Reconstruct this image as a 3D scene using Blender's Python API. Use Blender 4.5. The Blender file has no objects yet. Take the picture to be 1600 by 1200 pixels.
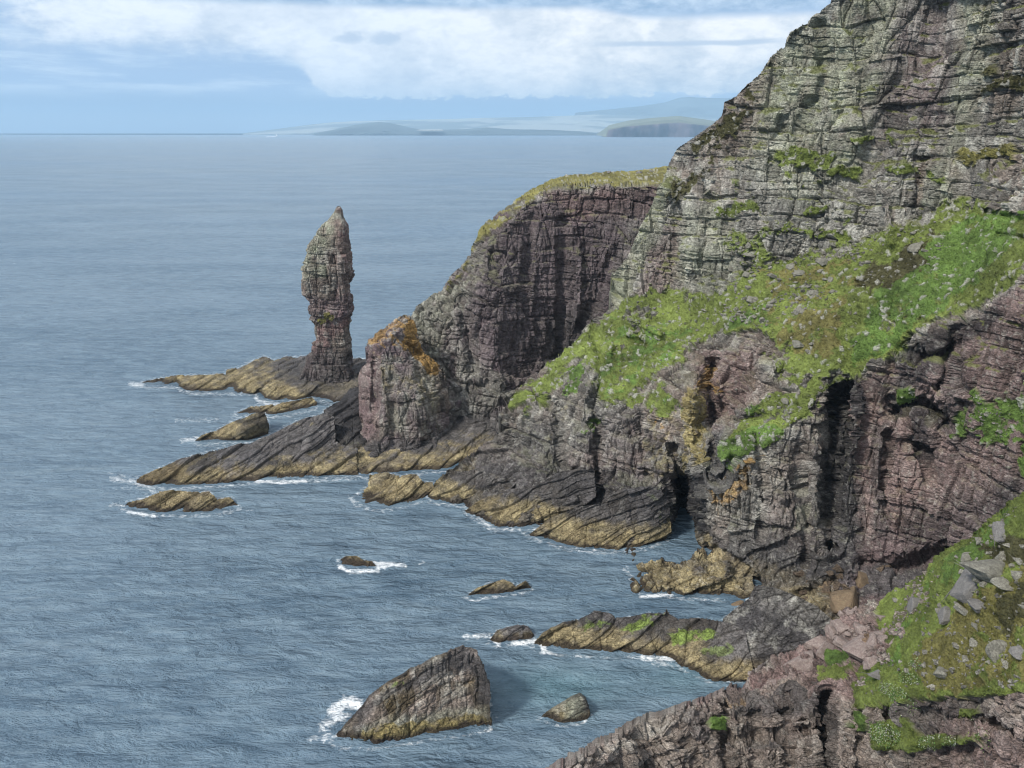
import bpy, math, time
import numpy as np
from mathutils.geometry import delaunay_2d_cdt
from mathutils import Vector
R = math.radians
T0 = time.time()

# ------------------------------------------------------------------ camera, world, sun, exposure
scene = bpy.context.scene
CAMH = 86.0
FPX = 1250.0
PITCH = math.atan((600 - 205) / FPX)
cp, sp = math.cos(PITCH), math.sin(PITCH)
cam_d = bpy.data.cameras.new('camera')
cam_d.sensor_width = 36.0
cam_d.lens = 36.0 * FPX / 1600.0
cam_d.clip_start = 1.0
cam_d.clip_end = 90000.0
cam = bpy.data.objects.new('camera', cam_d)
scene.collection.objects.link(cam)
cam.location = (0, 0, CAMH)
cam.rotation_euler = (math.pi / 2 - PITCH, 0, 0)
scene.camera = cam

scene.view_settings.view_transform = 'Standard'
scene.view_settings.look = 'None'
scene.view_settings.exposure = 0.33
scene.view_settings.gamma = 1.0
scene.render.engine = 'CYCLES'
scene.cycles.use_denoising = True
scene.cycles.filter_width = 1.1
scene.cycles.max_bounces = 5
scene.cycles.diffuse_bounces = 2
scene.cycles.glossy_bounces = 2
scene.cycles.volume_bounces = 1
scene.cycles.use_adaptive_sampling = True
scene.cycles.adaptive_threshold = 0.01

HAZE = 4.4e-5
SUN_EL, SUN_AZ = R(46), R(-128)          # azimuth from +Y towards +X: light from the left, a little behind
sun_d = bpy.data.lights.new('sun', 'SUN')
sun_d.energy = 3.1
sun_d.angle = R(8)
sun_d.color = (1.0, 0.95, 0.87)
sun = bpy.data.objects.new('sun', sun_d)
scene.collection.objects.link(sun)
sdir = Vector((math.sin(SUN_AZ) * math.cos(SUN_EL), math.cos(SUN_AZ) * math.cos(SUN_EL), math.sin(SUN_EL)))
sun.rotation_euler = sdir.to_track_quat('Z', 'Y').to_euler()


class NT:
    """small helper round a node tree"""
    def __init__(s, nt):
        s.nt = nt
        nt.nodes.clear()

    def n(s, kind, **kw):
        nd = s.nt.nodes.new(kind)
        for k, v in kw.items():
            setattr(nd, k, v)
        return nd

    def put(s, sock, v):
        if isinstance(v, bpy.types.NodeSocket):
            s.nt.links.new(v, sock)
        elif v is not None:
            try:
                sock.default_value = v
            except Exception:
                sock.default_value = tuple(v) + (1.0,)

    def m(s, op, a, b=None, c=None, clamp=False):
        nd = s.n('ShaderNodeMath', operation=op, use_clamp=clamp)
        s.put(nd.inputs[0], a)
        if b is not None: s.put(nd.inputs[1], b)
        if c is not None: s.put(nd.inputs[2], c)
        return nd.outputs[0]

    def ss(s, x, a, b, lo=0.0, hi=1.0):
        nd = s.n('ShaderNodeMapRange', interpolation_type='SMOOTHSTEP')
        s.put(nd.inputs[0], x)
        s.put(nd.inputs[1], a); s.put(nd.inputs[2], b)
        s.put(nd.inputs[3], lo); s.put(nd.inputs[4], hi)
        return nd.outputs[0]

    def mix(s, f, a, b, mode='MIX'):
        nd = s.n('ShaderNodeMix', data_type='RGBA', blend_type=mode)
        s.put(nd.inputs[0], f); s.put(nd.inputs[6], a); s.put(nd.inputs[7], b)
        return nd.outputs[2]

    def noise(s, vec, scale, detail=4, rough=0.55, dist=0.0):
        nd = s.n('ShaderNodeTexNoise')
        s.put(nd.inputs['Vector'], vec)
        nd.inputs['Scale'].default_value = scale
        nd.inputs['Detail'].default_value = detail
        nd.inputs['Roughness'].default_value = rough
        nd.inputs['Distortion'].default_value = dist
        return nd.outputs[0]

    def xyz(s, x, y, z):
        nd = s.n('ShaderNodeCombineXYZ')
        s.put(nd.inputs[0], x); s.put(nd.inputs[1], y); s.put(nd.inputs[2], z)
        return nd.outputs[0]


def build_world():
    w = bpy.data.worlds.new("World")
    scene.world = w
    w.use_nodes = True
    t = NT(w.node_tree)
    out = t.n('ShaderNodeOutputWorld')
    bg = t.n('ShaderNodeBackground')
    sky = t.n('ShaderNodeTexSky', sky_type='NISHITA', sun_disc=False)
    sky.sun_elevation = SUN_EL
    sky.sun_rotation = SUN_AZ
    sky.altitude = 0
    sky.air_density = 1.0
    sky.dust_density = 1.0
    sky.ozone_density = 1.0
    tc = t.n('ShaderNodeTexCoord')
    sep = t.n('ShaderNodeSeparateXYZ')
    t.put(sep.inputs[0], tc.outputs['Generated'])
    el = t.m('MULTIPLY', t.m('ARCSINE', sep.outputs[2]), 57.29578)
    az = t.m('MULTIPLY', t.m('ARCTAN2', sep.outputs[0], sep.outputs[1]), 57.29578)
    K = 10.0                     # background strength is 0.1
    def C(r, g, b, k=1.0): return (r * K * k, g * K * k, b * K * k, 1)
    vec = t.xyz(az, t.m('MULTIPLY', el, 2.2), 0.0)
    n1 = t.noise(vec, 0.16, 6, 0.6)
    n2 = t.noise(vec, 0.55, 7, 0.66)
    n4 = t.noise(vec, 1.5, 6, 0.6, .4)
    n5 = t.noise(t.xyz(az, t.m('MULTIPLY', el, 1.5), 3.0), 0.26, 5, 0.55, .3)
    n3 = t.noise(t.xyz(t.m('MULTIPLY', az, 0.35), t.m('MULTIPLY', el, 2.5), 7.0), 0.5, 5, 0.6)
    d1 = t.m('SUBTRACT', n1, 0.5)
    d2 = t.m('SUBTRACT', n2, 0.5)
    # lower edge of the bright cloud bank
    step = t.ss(az, -15.2, -12.0)
    low = t.m('ADD', t.m('MULTIPLY', step, -2.6), 4.75)
    low = t.m('SUBTRACT', low, t.m('MULTIPLY', t.ss(az, -2, 14), -0.15))
    e1 = t.m('ADD', el, t.m('ADD', t.m('MULTIPLY', d2, 1.7), t.m('MULTIPLY', t.m('SUBTRACT', n4, .5), .7)))
    e1 = t.m('ADD', e1, t.m('MULTIPLY', d1, 1.2))
    bw = t.m('ADD', t.m('MULTIPLY', step, -1.2), 1.35)           # soft on the left, crisp on the right
    a_low = t.ss(t.m('DIVIDE', t.m('SUBTRACT', e1, low), bw), -0.5, 0.8)
    e2 = t.m('ADD', el, t.m('MULTIPLY', d2, 0.5))
    top = t.m('ADD', 7.75, t.m('MULTIPLY', t.ss(az, 4, 9), -0.65))
    a_top = t.ss(t.m('SUBTRACT', top, e2), -0.15, 0.45)
    a_left = t.ss(t.m('ADD', az, t.m('MULTIPLY', d2, 8)), -31.5, -27.5)
    bank = t.m('MULTIPLY', t.m('MULTIPLY', a_low, a_top), a_left)
    # colours
    gap = t.mix(t.ss(el, 0.2, 3.2), C(.33, .46, .64), C(.32, .45, .65))
    gap = t.mix(t.m('MULTIPLY', t.ss(n3, 0.42, 0.68), t.ss(el, 1.2, 3.0)), gap, C(.56, .67, .80))
    gap = t.mix(t.m('MULTIPLY', t.ss(el, 2.6, 1.4), t.ss(el, 0.7, 1.4)), gap, C(.22, .35, .55))
    upper = t.mix(t.ss(n2, 0.35, 0.7), C(.25, .38, .56), C(.52, .63, .77))
    base = t.mix(t.ss(el, 6.6, 7.6), gap, upper)
    # billows: lit crowns above grey bases
    up = t.ss(t.m('ADD', t.m('SUBTRACT', el, low), t.m('MULTIPLY', d2, 3.0)), -.1, 2.4)
    shade = t.m('ADD', t.m('MULTIPLY', t.ss(n5, 0.38, 0.6), 0.45), t.m('MULTIPLY', t.ss(n2, 0.36, 0.6), 0.25))
    shade = t.m('ADD', shade, t.m('MULTIPLY', t.ss(n4, .38, .58), .08))
    shade = t.m('ADD', shade, t.m('MULTIPLY', up, .3), clamp=True)
    right = t.ss(az, -12, 8)
    cl = t.mix(shade, C(.50, .58, .69), C(.84, .88, .92))
    cl2 = t.mix(shade, C(.42, .50, .60), C(.95, .94, .92))
    cl = t.mix(right, cl, cl2)
    col = t.mix(t.m('MULTIPLY', bank, 0.96), base, cl)
    # grey lenticular streaks in front of the bank
    sx = t.m('MULTIPLY', t.ss(az, 4.0, 8.5), t.ss(az, 19.0, 15.5))
    ey = t.m('ABSOLUTE', t.m('SUBTRACT', t.m('ADD', el, t.m('MULTIPLY', d1, 0.5)), 5.42))
    streak = t.m('MULTIPLY', t.ss(ey, 0.24, 0.05), sx)
    col = t.mix(t.m('MULTIPLY', streak, 0.85), col, C(.46, .55, .67))
    for pa, pe, w_, h_ in ((-8.3, 5.75, 1.1, .42), (-10.6, 5.75, 1.0, .35)):
        q = t.m('ADD', t.m('POWER', t.m('DIVIDE', t.m('SUBTRACT', t.m('ADD', az, t.m('MULTIPLY', d2, 2)), pa), w_), 2.0),
                t.m('POWER', t.m('DIVIDE', t.m('SUBTRACT', t.m('ADD', el, d2), pe), h_), 2.0))
        col = t.mix(t.m('MULTIPLY', t.ss(q, 1.3, 0.1), 0.7), col, C(.42, .52, .66))
    # the rest of the sky: broken overcast with clear sky between
    clear = t.mix(1.0, sky.outputs[0], (0.75, 0.9, 1.15, 1), 'MULTIPLY')
    nh = t.noise(tc.outputs['Generated'], 2.6, 6, 0.6)
    oc = t.mix(t.ss(nh, 0.38, 0.62), C(.52, .60, .70), C(1.0, 1.0, 1.0))
    high = t.mix(t.ss(nh, 0.36, 0.52), clear, oc)
    col = t.mix(t.ss(el, 8.6, 14.0), col, high)
    col = t.mix(t.ss(el, -0.5, -3.0), col, C(.12, .18, .24))
    t.put(bg.inputs[0], col)
    bg.inputs[1].default_value = 0.1
    t.nt.links.new(bg.outputs[0], out.inputs[0])


build_world()


# ------------------------------------------------------------------ geometry helpers
def ray_t(px, py):
    """ray through a photo pixel, scaled to one metre of forward (Y) distance: x and z slope"""
    a = (np.asarray(px, float) - 800) / FPX
    b = (600 - np.asarray(py, float)) / FPX
    y = cp + b * sp
    return a / y, (b * cp - sp) / y


def at(px, py, D):
    sx, sz = ray_t(px, py)
    return np.stack([sx * D, np.broadcast_to(D, np.shape(sx)) * 1.0, CAMH + sz * D], -1)


def D_of_z(px, py, z):
    _, sz = ray_t(px, py)
    return (z - CAMH) / sz


def hash3(i, j, k, seed=0):
    h = (i.astype(np.int64) * 374761393 + j.astype(np.int64) * 668265263 + k.astype(np.int64) * 2147483647 + seed * 1274126177)
    h = h & 0xFFFFFFFF
    h = ((h ^ (h >> 13)) * 1274126177) & 0xFFFFFFFF
    h = ((h ^ (h >> 16)) * 2246822519) & 0xFFFFFFFF
    h = h ^ (h >> 15)
    return (h & 0xFFFFFF).astype(np.float32) / np.float32(0xFFFFFF)


def vnoise(P, seed=0):
    """value noise, -1..1"""
    f = np.floor(P)
    I = f.astype(np.int64)
    t = (P - f).astype(np.float32)
    t = t * t * t * (t * (t * 6 - 15) + 10)
    x, y, z = t[..., 0], t[..., 1], t[..., 2]
    r = 0
    for dx in (0, 1):
        wx = x if dx else 1 - x
        for dy in (0, 1):
            wy = y if dy else 1 - y
            for dz in (0, 1):
                wz = z if dz else 1 - z
                r = r + hash3(I[..., 0] + dx, I[..., 1] + dy, I[..., 2] + dz, seed) * (wx * wy * wz)
    return r * 2 - 1


def fbm(P, scale, octv=4, seed=0, gain=0.5, squash=(1, 1, 1)):
    Q = P * (np.array(squash) * scale)
    r, a, tot = 0, 1.0, 0
    for o in range(octv):
        r = r + a * vnoise(Q + 17.3 * o, seed + o)
        tot += a
        a *= gain
        Q = Q * 2.03
    return r / tot


def sstep(x, a, b):
    t = np.clip((x - a) / (b - a), 0, 1)
    return t * t * (3 - 2 * t)


def bricks(P, T, L, seed, dip=(0, 0), rot=0.4):
    """bedded, jointed rock: random value per block and distance in metres to the nearest joint"""
    W = P + 0.5 * T * np.stack([vnoise(P / (T * 2.2) + 5, seed + 1), vnoise(P / (T * 2.2) + 9, seed + 2),
                                 0.9 * vnoise(P / (T * 4.0) + 3, seed + 3)], -1)
    s = (W[..., 2] + dip[0] * W[..., 0] + dip[1] * W[..., 1]) / T
    s = s + 0.35 * np.sin(s * 1.7 + seed) + 0.22 * np.sin(s * .73 + 2 * seed)
    li = np.floor(s); fs = s - li
    zero = np.zeros_like(li)
    h1 = hash3(li, zero, zero, seed + 11)
    Ll = L * (0.55 + 0.9 * h1)
    ang = rot + (hash3(li, zero, zero, seed + 14) - .5) * 0.5
    c_, s_ = np.cos(ang), np.sin(ang)
    u = (W[..., 0] * c_ + W[..., 1] * s_) / Ll + 10 * hash3(li, zero, zero, seed + 12)
    v = (-W[..., 0] * s_ + W[..., 1] * c_) / Ll + 10 * hash3(li, zero, zero, seed + 13)
    ui, vi = np.floor(u), np.floor(v)
    fu, fv = u - ui, v - vi
    r = hash3(li, ui, vi, seed + 21)
    r2 = hash3(li, ui, vi, seed + 22)
    d = np.minimum(np.minimum(fs, 1 - fs) * T, np.minimum(np.minimum(fu, 1 - fu), np.minimum(fv, 1 - fv)) * Ll)
    tilt = (fu - .5) * (r2 - .5) + (fs - .5) * 0.6 * (r - .5) * -1
    return r, r2, d, tilt + LEDGE[0] * (h1 - .5)


LEDGE = [0.0]
SHORES = []


def poly_sd(X, Y, poly):
    """signed distance (positive inside) in pixels, float32"""
    poly = np.array(poly, float)
    n = len(poly)
    best = np.full(X.shape, 1e9, np.float32)
    inside = np.zeros(X.shape, bool)
    for i in range(n):
        x0, y0 = poly[i]; x1, y1 = poly[(i + 1) % n]
        dx, dy = x1 - x0, y1 - y0
        L2 = dx * dx + dy * dy + 1e-9
        t = np.clip(((X - x0) * dx + (Y - y0) * dy) / L2, 0, 1)
        best = np.minimum(best, (X - x0 - t * dx) ** 2 + (Y - y0 - t * dy) ** 2)
        if y0 != y1:
            c = ((y0 > Y) != (y1 > Y)) & (X < (x1 - x0) * (Y - y0) / (y1 - y0) + x0)
            inside ^= c
    d = np.sqrt(best)
    return np.where(inside, d, -d)


def line_d(X, Y, pts):
    best = np.full(X.shape, 1e9, np.float32)
    for (x0, y0), (x1, y1) in zip(pts[:-1], pts[1:]):
        dx, dy = x1 - x0, y1 - y0
        t = np.clip(((X - x0) * dx + (Y - y0) * dy) / (dx * dx + dy * dy + 1e-9), 0, 1)
        best = np.minimum(best, (X - x0 - t * dx) ** 2 + (Y - y0 - t * dy) ** 2)
    return np.sqrt(best)


def blur(A, r):
    r = int(round(r))
    if r < 1: return A
    for _ in range(2):
        for ax in (0, 1):
            pad = [(0, 0), (0, 0)]; pad[ax] = (r + 1, r)
            B = np.cumsum(np.pad(A, pad, mode='edge'), axis=ax)
            n = A.shape[ax]
            if ax == 0: A = (B[2 * r + 1:2 * r + 1 + n] - B[:n]) / (2 * r + 1)
            else: A = (B[:, 2 * r + 1:2 * r + 1 + n] - B[:, :n]) / (2 * r + 1)
    return A


def interp(X, Y, pts, vals):
    """piecewise linear over a Delaunay triangulation"""
    vs = [Vector((float(x), float(y))) for x, y in pts]
    ov, oe, of, orig, _, _ = delaunay_2d_cdt(vs, [], [], 0, 1e-5)
    co = np.array([(v.x, v.y) for v in ov])
    pa = np.array(pts, float); va = np.array(vals)
    vv = np.array([va[((pa - c) ** 2).sum(1).argmin()] for c in co])
    out = np.full(X.shape, np.nan)
    x_ax, y_ax = X[0, :], Y[:, 0]
    for f in of:
        a, b, c = f[:3]
        xa, ya = co[a]; xb, yb = co[b]; xc, yc = co[c]
        det = (yb - yc) * (xa - xc) + (xc - xb) * (ya - yc)
        if abs(det) < 1e-9: continue
        i0, i1 = np.searchsorted(x_ax, [min(xa, xb, xc) - .01, max(xa, xb, xc) + .01])
        j0, j1 = np.searchsorted(y_ax, [min(ya, yb, yc) - .01, max(ya, yb, yc) + .01])
        if i1 <= i0 or j1 <= j0: continue
        xs, ys = X[j0:j1, i0:i1], Y[j0:j1, i0:i1]
        l1 = ((yb - yc) * (xs - xc) + (xc - xb) * (ys - yc)) / det
        l2 = ((yc - ya) * (xs - xc) + (xa - xc) * (ys - yc)) / det
        l3 = 1 - l1 - l2
        ok = (l1 > -1e-6) & (l2 > -1e-6) & (l3 > -1e-6)
        out[j0:j1, i0:i1][ok] = (l1 * vv[a] + l2 * vv[b] + l3 * vv[c])[ok]
    return out


def normals_grid(P):
    du = np.empty_like(P); dv = np.empty_like(P)
    du[:, 1:-1] = P[:, 2:] - P[:, :-2]; du[:, 0] = P[:, 1] - P[:, 0]; du[:, -1] = P[:, -1] - P[:, -2]
    dv[1:-1] = P[2:] - P[:-2]; dv[0] = P[1] - P[0]; dv[-1] = P[-1] - P[-2]
    n = np.cross(dv, du)          # rows go down the picture, columns to the right: faces the viewer
    n /= np.linalg.norm(n, axis=-1, keepdims=True) + 1e-9
    return n


def make_mesh(name, V, F, mat, col=None, extra=None, smooth=False, loc=None):
    me = bpy.data.meshes.new(name)
    V = np.asarray(V, np.float32); F = np.asarray(F, np.int32)
    me.vertices.add(len(V)); me.vertices.foreach_set('co', V.ravel())
    k = F.shape[1]
    me.loops.add(F.size); me.loops.foreach_set('vertex_index', F.ravel())
    me.polygons.add(len(F))
    me.polygons.foreach_set('loop_start', np.arange(len(F), dtype=np.int32) * k)
    me.polygons.foreach_set('loop_total', np.full(len(F), k, np.int32))
    if smooth:
        me.polygons.foreach_set('use_smooth', np.ones(len(F), bool))
    else:
        me.polygons.foreach_set('use_smooth', np.zeros(len(F), bool))
    me.update()
    if col is not None:
        at_ = me.attributes.new('tint', 'FLOAT_COLOR', 'POINT')
        at_.data.foreach_set('color', np.concatenate([col, np.ones((len(col), 1))], 1).astype(np.float32).ravel())
    for k_, v_ in (extra or {}).items():
        a_ = me.attributes.new(k_, 'FLOAT', 'POINT')
        a_.data.foreach_set('value', v_.astype(np.float32).ravel())
    me.materials.append(mat)
    o = bpy.data.objects.new(name, me)
    scene.collection.objects.link(o)
    return o


def tag(o, label=None, cat=None, group=None, kind=None):
    if label: o['label'] = label
    if cat: o['category'] = cat
    if group: o['group'] = group
    if kind: o['kind'] = kind
    return o


# ------------------------------------------------------------------ materials
def rock_material(name='weathered_rock'):
    m = bpy.data.materials.new(name)
    m.use_nodes = True
    t = NT(m.node_tree)
    out = t.n('ShaderNodeOutputMaterial')
    b = t.n('ShaderNodeBsdfPrincipled')
    tint = t.n('ShaderNodeAttribute', attribute_name='tint').outputs['Color']
    grass = t.n('ShaderNodeAttribute', attribute_name='turf').outputs['Fac']
    pos = t.n('ShaderNodeNewGeometry').outputs['Position']
    mp = t.n('ShaderNodeMapping'); t.put(mp.inputs[0], pos); mp.inputs['Scale'].default_value = (1, 1, 2.4)
    mv = t.n('ShaderNodeMapping'); t.put(mv.inputs[0], pos); mv.inputs['Scale'].default_value = (1, 1, .35)
    n1 = t.noise(mp.outputs[0], 2.2, 6, 0.65)
    n2 = t.noise(pos, 7.0, 5, 0.7)
    n3 = t.noise(mv.outputs[0], 1.1, 5, 0.65)
    ng = t.noise(pos, 3.5, 6, 0.75)
    f_r = t.m('ADD', t.m('MULTIPLY', t.ss(n1, .38, .62), 0.55), t.m('MULTIPLY', t.ss(n2, .35, .65), 0.5))
    f_r = t.m('ADD', f_r, t.m('MULTIPLY', t.ss(n3, .3, .7), 0.2))
    f_r = t.m('ADD', f_r, 0.32)
    f_g = t.m('ADD', t.m('MULTIPLY', t.ss(ng, .25, .75), 0.9), 0.55)
    f = t.m('ADD', t.m('MULTIPLY', f_r, t.m('SUBTRACT', 1.0, grass)), t.m('MULTIPLY', f_g, grass))
    fv = t.xyz(f, f, f)
    t.put(b.inputs['Base Color'], t.mix(1.0, tint, fv, 'MULTIPLY'))
    b.inputs['Roughness'].default_value = 0.92
    b.inputs['Specular IOR Level'].default_value = 0.3
    # hairline joints and bedding cracks
    wv = t.n('ShaderNodeTexNoise'); t.put(wv.inputs['Vector'], pos); wv.inputs['Scale'].default_value = .8; wv.inputs['Detail'].default_value = 3
    va = t.n('ShaderNodeVectorMath', operation='MULTIPLY_ADD')
    t.put(va.inputs[0], wv.outputs['Color']); va.inputs[1].default_value = (.4, .4, .4); t.put(va.inputs[2], pos)
    cr = 0.0
    for sc_, st_, w_, a_ in ((.55, 1.9, .035, 1.0), (1.5, 1.7, .06, .55)):
        m2 = t.n('ShaderNodeMapping'); t.put(m2.inputs[0], va.outputs[0]); m2.inputs['Scale'].default_value = (1, 1, st_)
        m2.inputs['Rotation'].default_value = (.1, -.12, .5)
        vo = t.n('ShaderNodeTexVoronoi', feature='DISTANCE_TO_EDGE'); t.put(vo.inputs['Vector'], m2.outputs[0]); vo.inputs['Scale'].default_value = sc_
        cr = t.m('ADD', cr, t.m('MULTIPLY', t.ss(vo.outputs['Distance'], 0.0, w_), a_))
    h = t.m('ADD', t.m('MULTIPLY', n1, 0.32), t.m('MULTIPLY', n2, 0.07))
    h = t.m('ADD', h, t.m('MULTIPLY', cr, t.m('SUBTRACT', .22, t.m('MULTIPLY', grass, .22))))
    h = t.m('ADD', h, t.m('MULTIPLY', ng, t.m('MULTIPLY', grass, 0.5)))
    bp = t.n('ShaderNodeBump')
    bp.inputs['Strength'].default_value = 1.0
    bp.inputs['Distance'].default_value = 0.8
    t.put(bp.inputs['Height'], h)
    t.put(b.inputs['Normal'], bp.outputs[0])
    t.nt.links.new(b.outputs[0], out.inputs[0])
    return m


ROCK = rock_material()


def simple_material(name, col, rough=0.7, var=0.3, scale=3.0, bump=0.0):
    m = bpy.data.materials.new(name)
    m.use_nodes = True
    t = NT(m.node_tree)
    out = t.n('ShaderNodeOutputMaterial')
    b = t.n('ShaderNodeBsdfPrincipled')
    pos = t.n('ShaderNodeNewGeometry').outputs['Position']
    n = t.noise(pos, scale, 5, 0.65)
    f = t.m('ADD', t.m('MULTIPLY', t.ss(n, .3, .7), 2 * var), 1 - var)
    t.put(b.inputs['Base Color'], t.mix(1.0, tuple(col) + (1,), t.xyz(f, f, f), 'MULTIPLY'))
    b.inputs['Roughness'].default_value = rough
    if bump:
        bp = t.n('ShaderNodeBump'); bp.inputs['Distance'].default_value = bump
        t.put(bp.inputs['Height'], n); t.put(b.inputs['Normal'], bp.outputs[0])
    t.nt.links.new(b.outputs[0], out.inputs[0])
    return m


# albedo palette
PAL = dict(
    grey=(.215, .203, .182), warm=(.215, .178, .152), pink=(.205, .140, .132), purple=(.142, .108, .116),
    pale=(.400, .392, .350), lichen=(.315, .325, .245), black=(.028, .027, .030), dark=(.080, .075, .076),
    orange=(.300, .185, .065), ochre=(.240, .195, .080), tan=(.320, .265, .150), brown=(.120, .092, .050),
    grass=(.170, .212, .055), lush=(.125, .200, .048), olive=(.185, .172, .060), heath=(.075, .072, .032),
    algae=(.150, .205, .045), white=(.70, .69, .66), soil=(.085, .060, .042), fadedgrass=(.200, .185, .060))


def relief(name, outline, ctrl, step=1.25, dents=(), patches=(), amp=1.0, dip=(0, 0), dip_low=None, soft=3,
           tide=None, base='grey', base2='warm', turf_auto=0.0, seed=1, back=1.0, coarse=True, fine_only=False,
           speckle=0.0, surface=None, slabz=None, ledge=0.0, fine=0.0, sc=1.0, groove=1.0):
    """A land form as one displaced mesh: outline and control points give its base surface in metres,
    bedding and joints are modelled on top of it."""
    t0 = time.time()
    if surface is not None:
        P = surface
        dz_ = CAMH - P[..., 2]
        depth = P[..., 1] * cp + dz_ * sp
        X = 800 + FPX * P[..., 0] / depth
        Y = 600 - FPX * (P[..., 1] * sp - dz_ * cp) / depth
        inside = np.ones(X.shape, bool)
        return relief_finish(name, P, X, Y, inside, amp, dip, tide, base, base2, turf_auto, seed, back, coarse, speckle, patches, False, t0, slabz, ledge, fine, sc, groove, outline)
    ol = np.array(outline, float)
    x0, y0 = ol.min(0) - 2; x1, y1 = ol.max(0) + 2
    xs = np.arange(x0, x1 + step, step); ys = np.arange(y0, y1 + step, step)
    X, Y = np.meshgrid(xs, ys)
    pts, vals = [], []
    for c in ctrl:
        if len(c) == 3: D = c[2]
        else: D = float(D_of_z(c[0], c[1], c[3]))
        pts.append((c[0], c[1])); vals.append(1.0 / D)
    # far corner points copy their nearest control point so the whole grid is covered
    pa = np.array(pts); va = np.array(vals)
    for cx, cy in ((x0 - 9, y0 - 9), (x1 + 9, y0 - 9), (x0 - 9, y1 + 9), (x1 + 9, y1 + 9)):
        d = (pa[:, 0] - cx) ** 2 + (pa[:, 1] - cy) ** 2
        pts.append((cx, cy)); vals.append(va[d.argmin()])
    inv = interp(X, Y, pts, vals)
    bad = np.isnan(inv)
    if bad.any(): inv[bad] = np.nanmean(inv)
    inv = blur(inv, soft / step)
    D = 1.0 / inv
    for pl, wd, dep in dents:
        d = line_d(X, Y, pl)
        D = D + dep * np.exp(-(d / wd) ** 2)
    P = at(X, Y, D)
    inside = poly_sd(X, Y, outline) > 0
    return relief_finish(name, P, X, Y, inside, amp, dip, tide, base, base2, turf_auto, seed, back, coarse, speckle, patches, True, t0, slabz, ledge, fine, sc, groove, outline)


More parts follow.
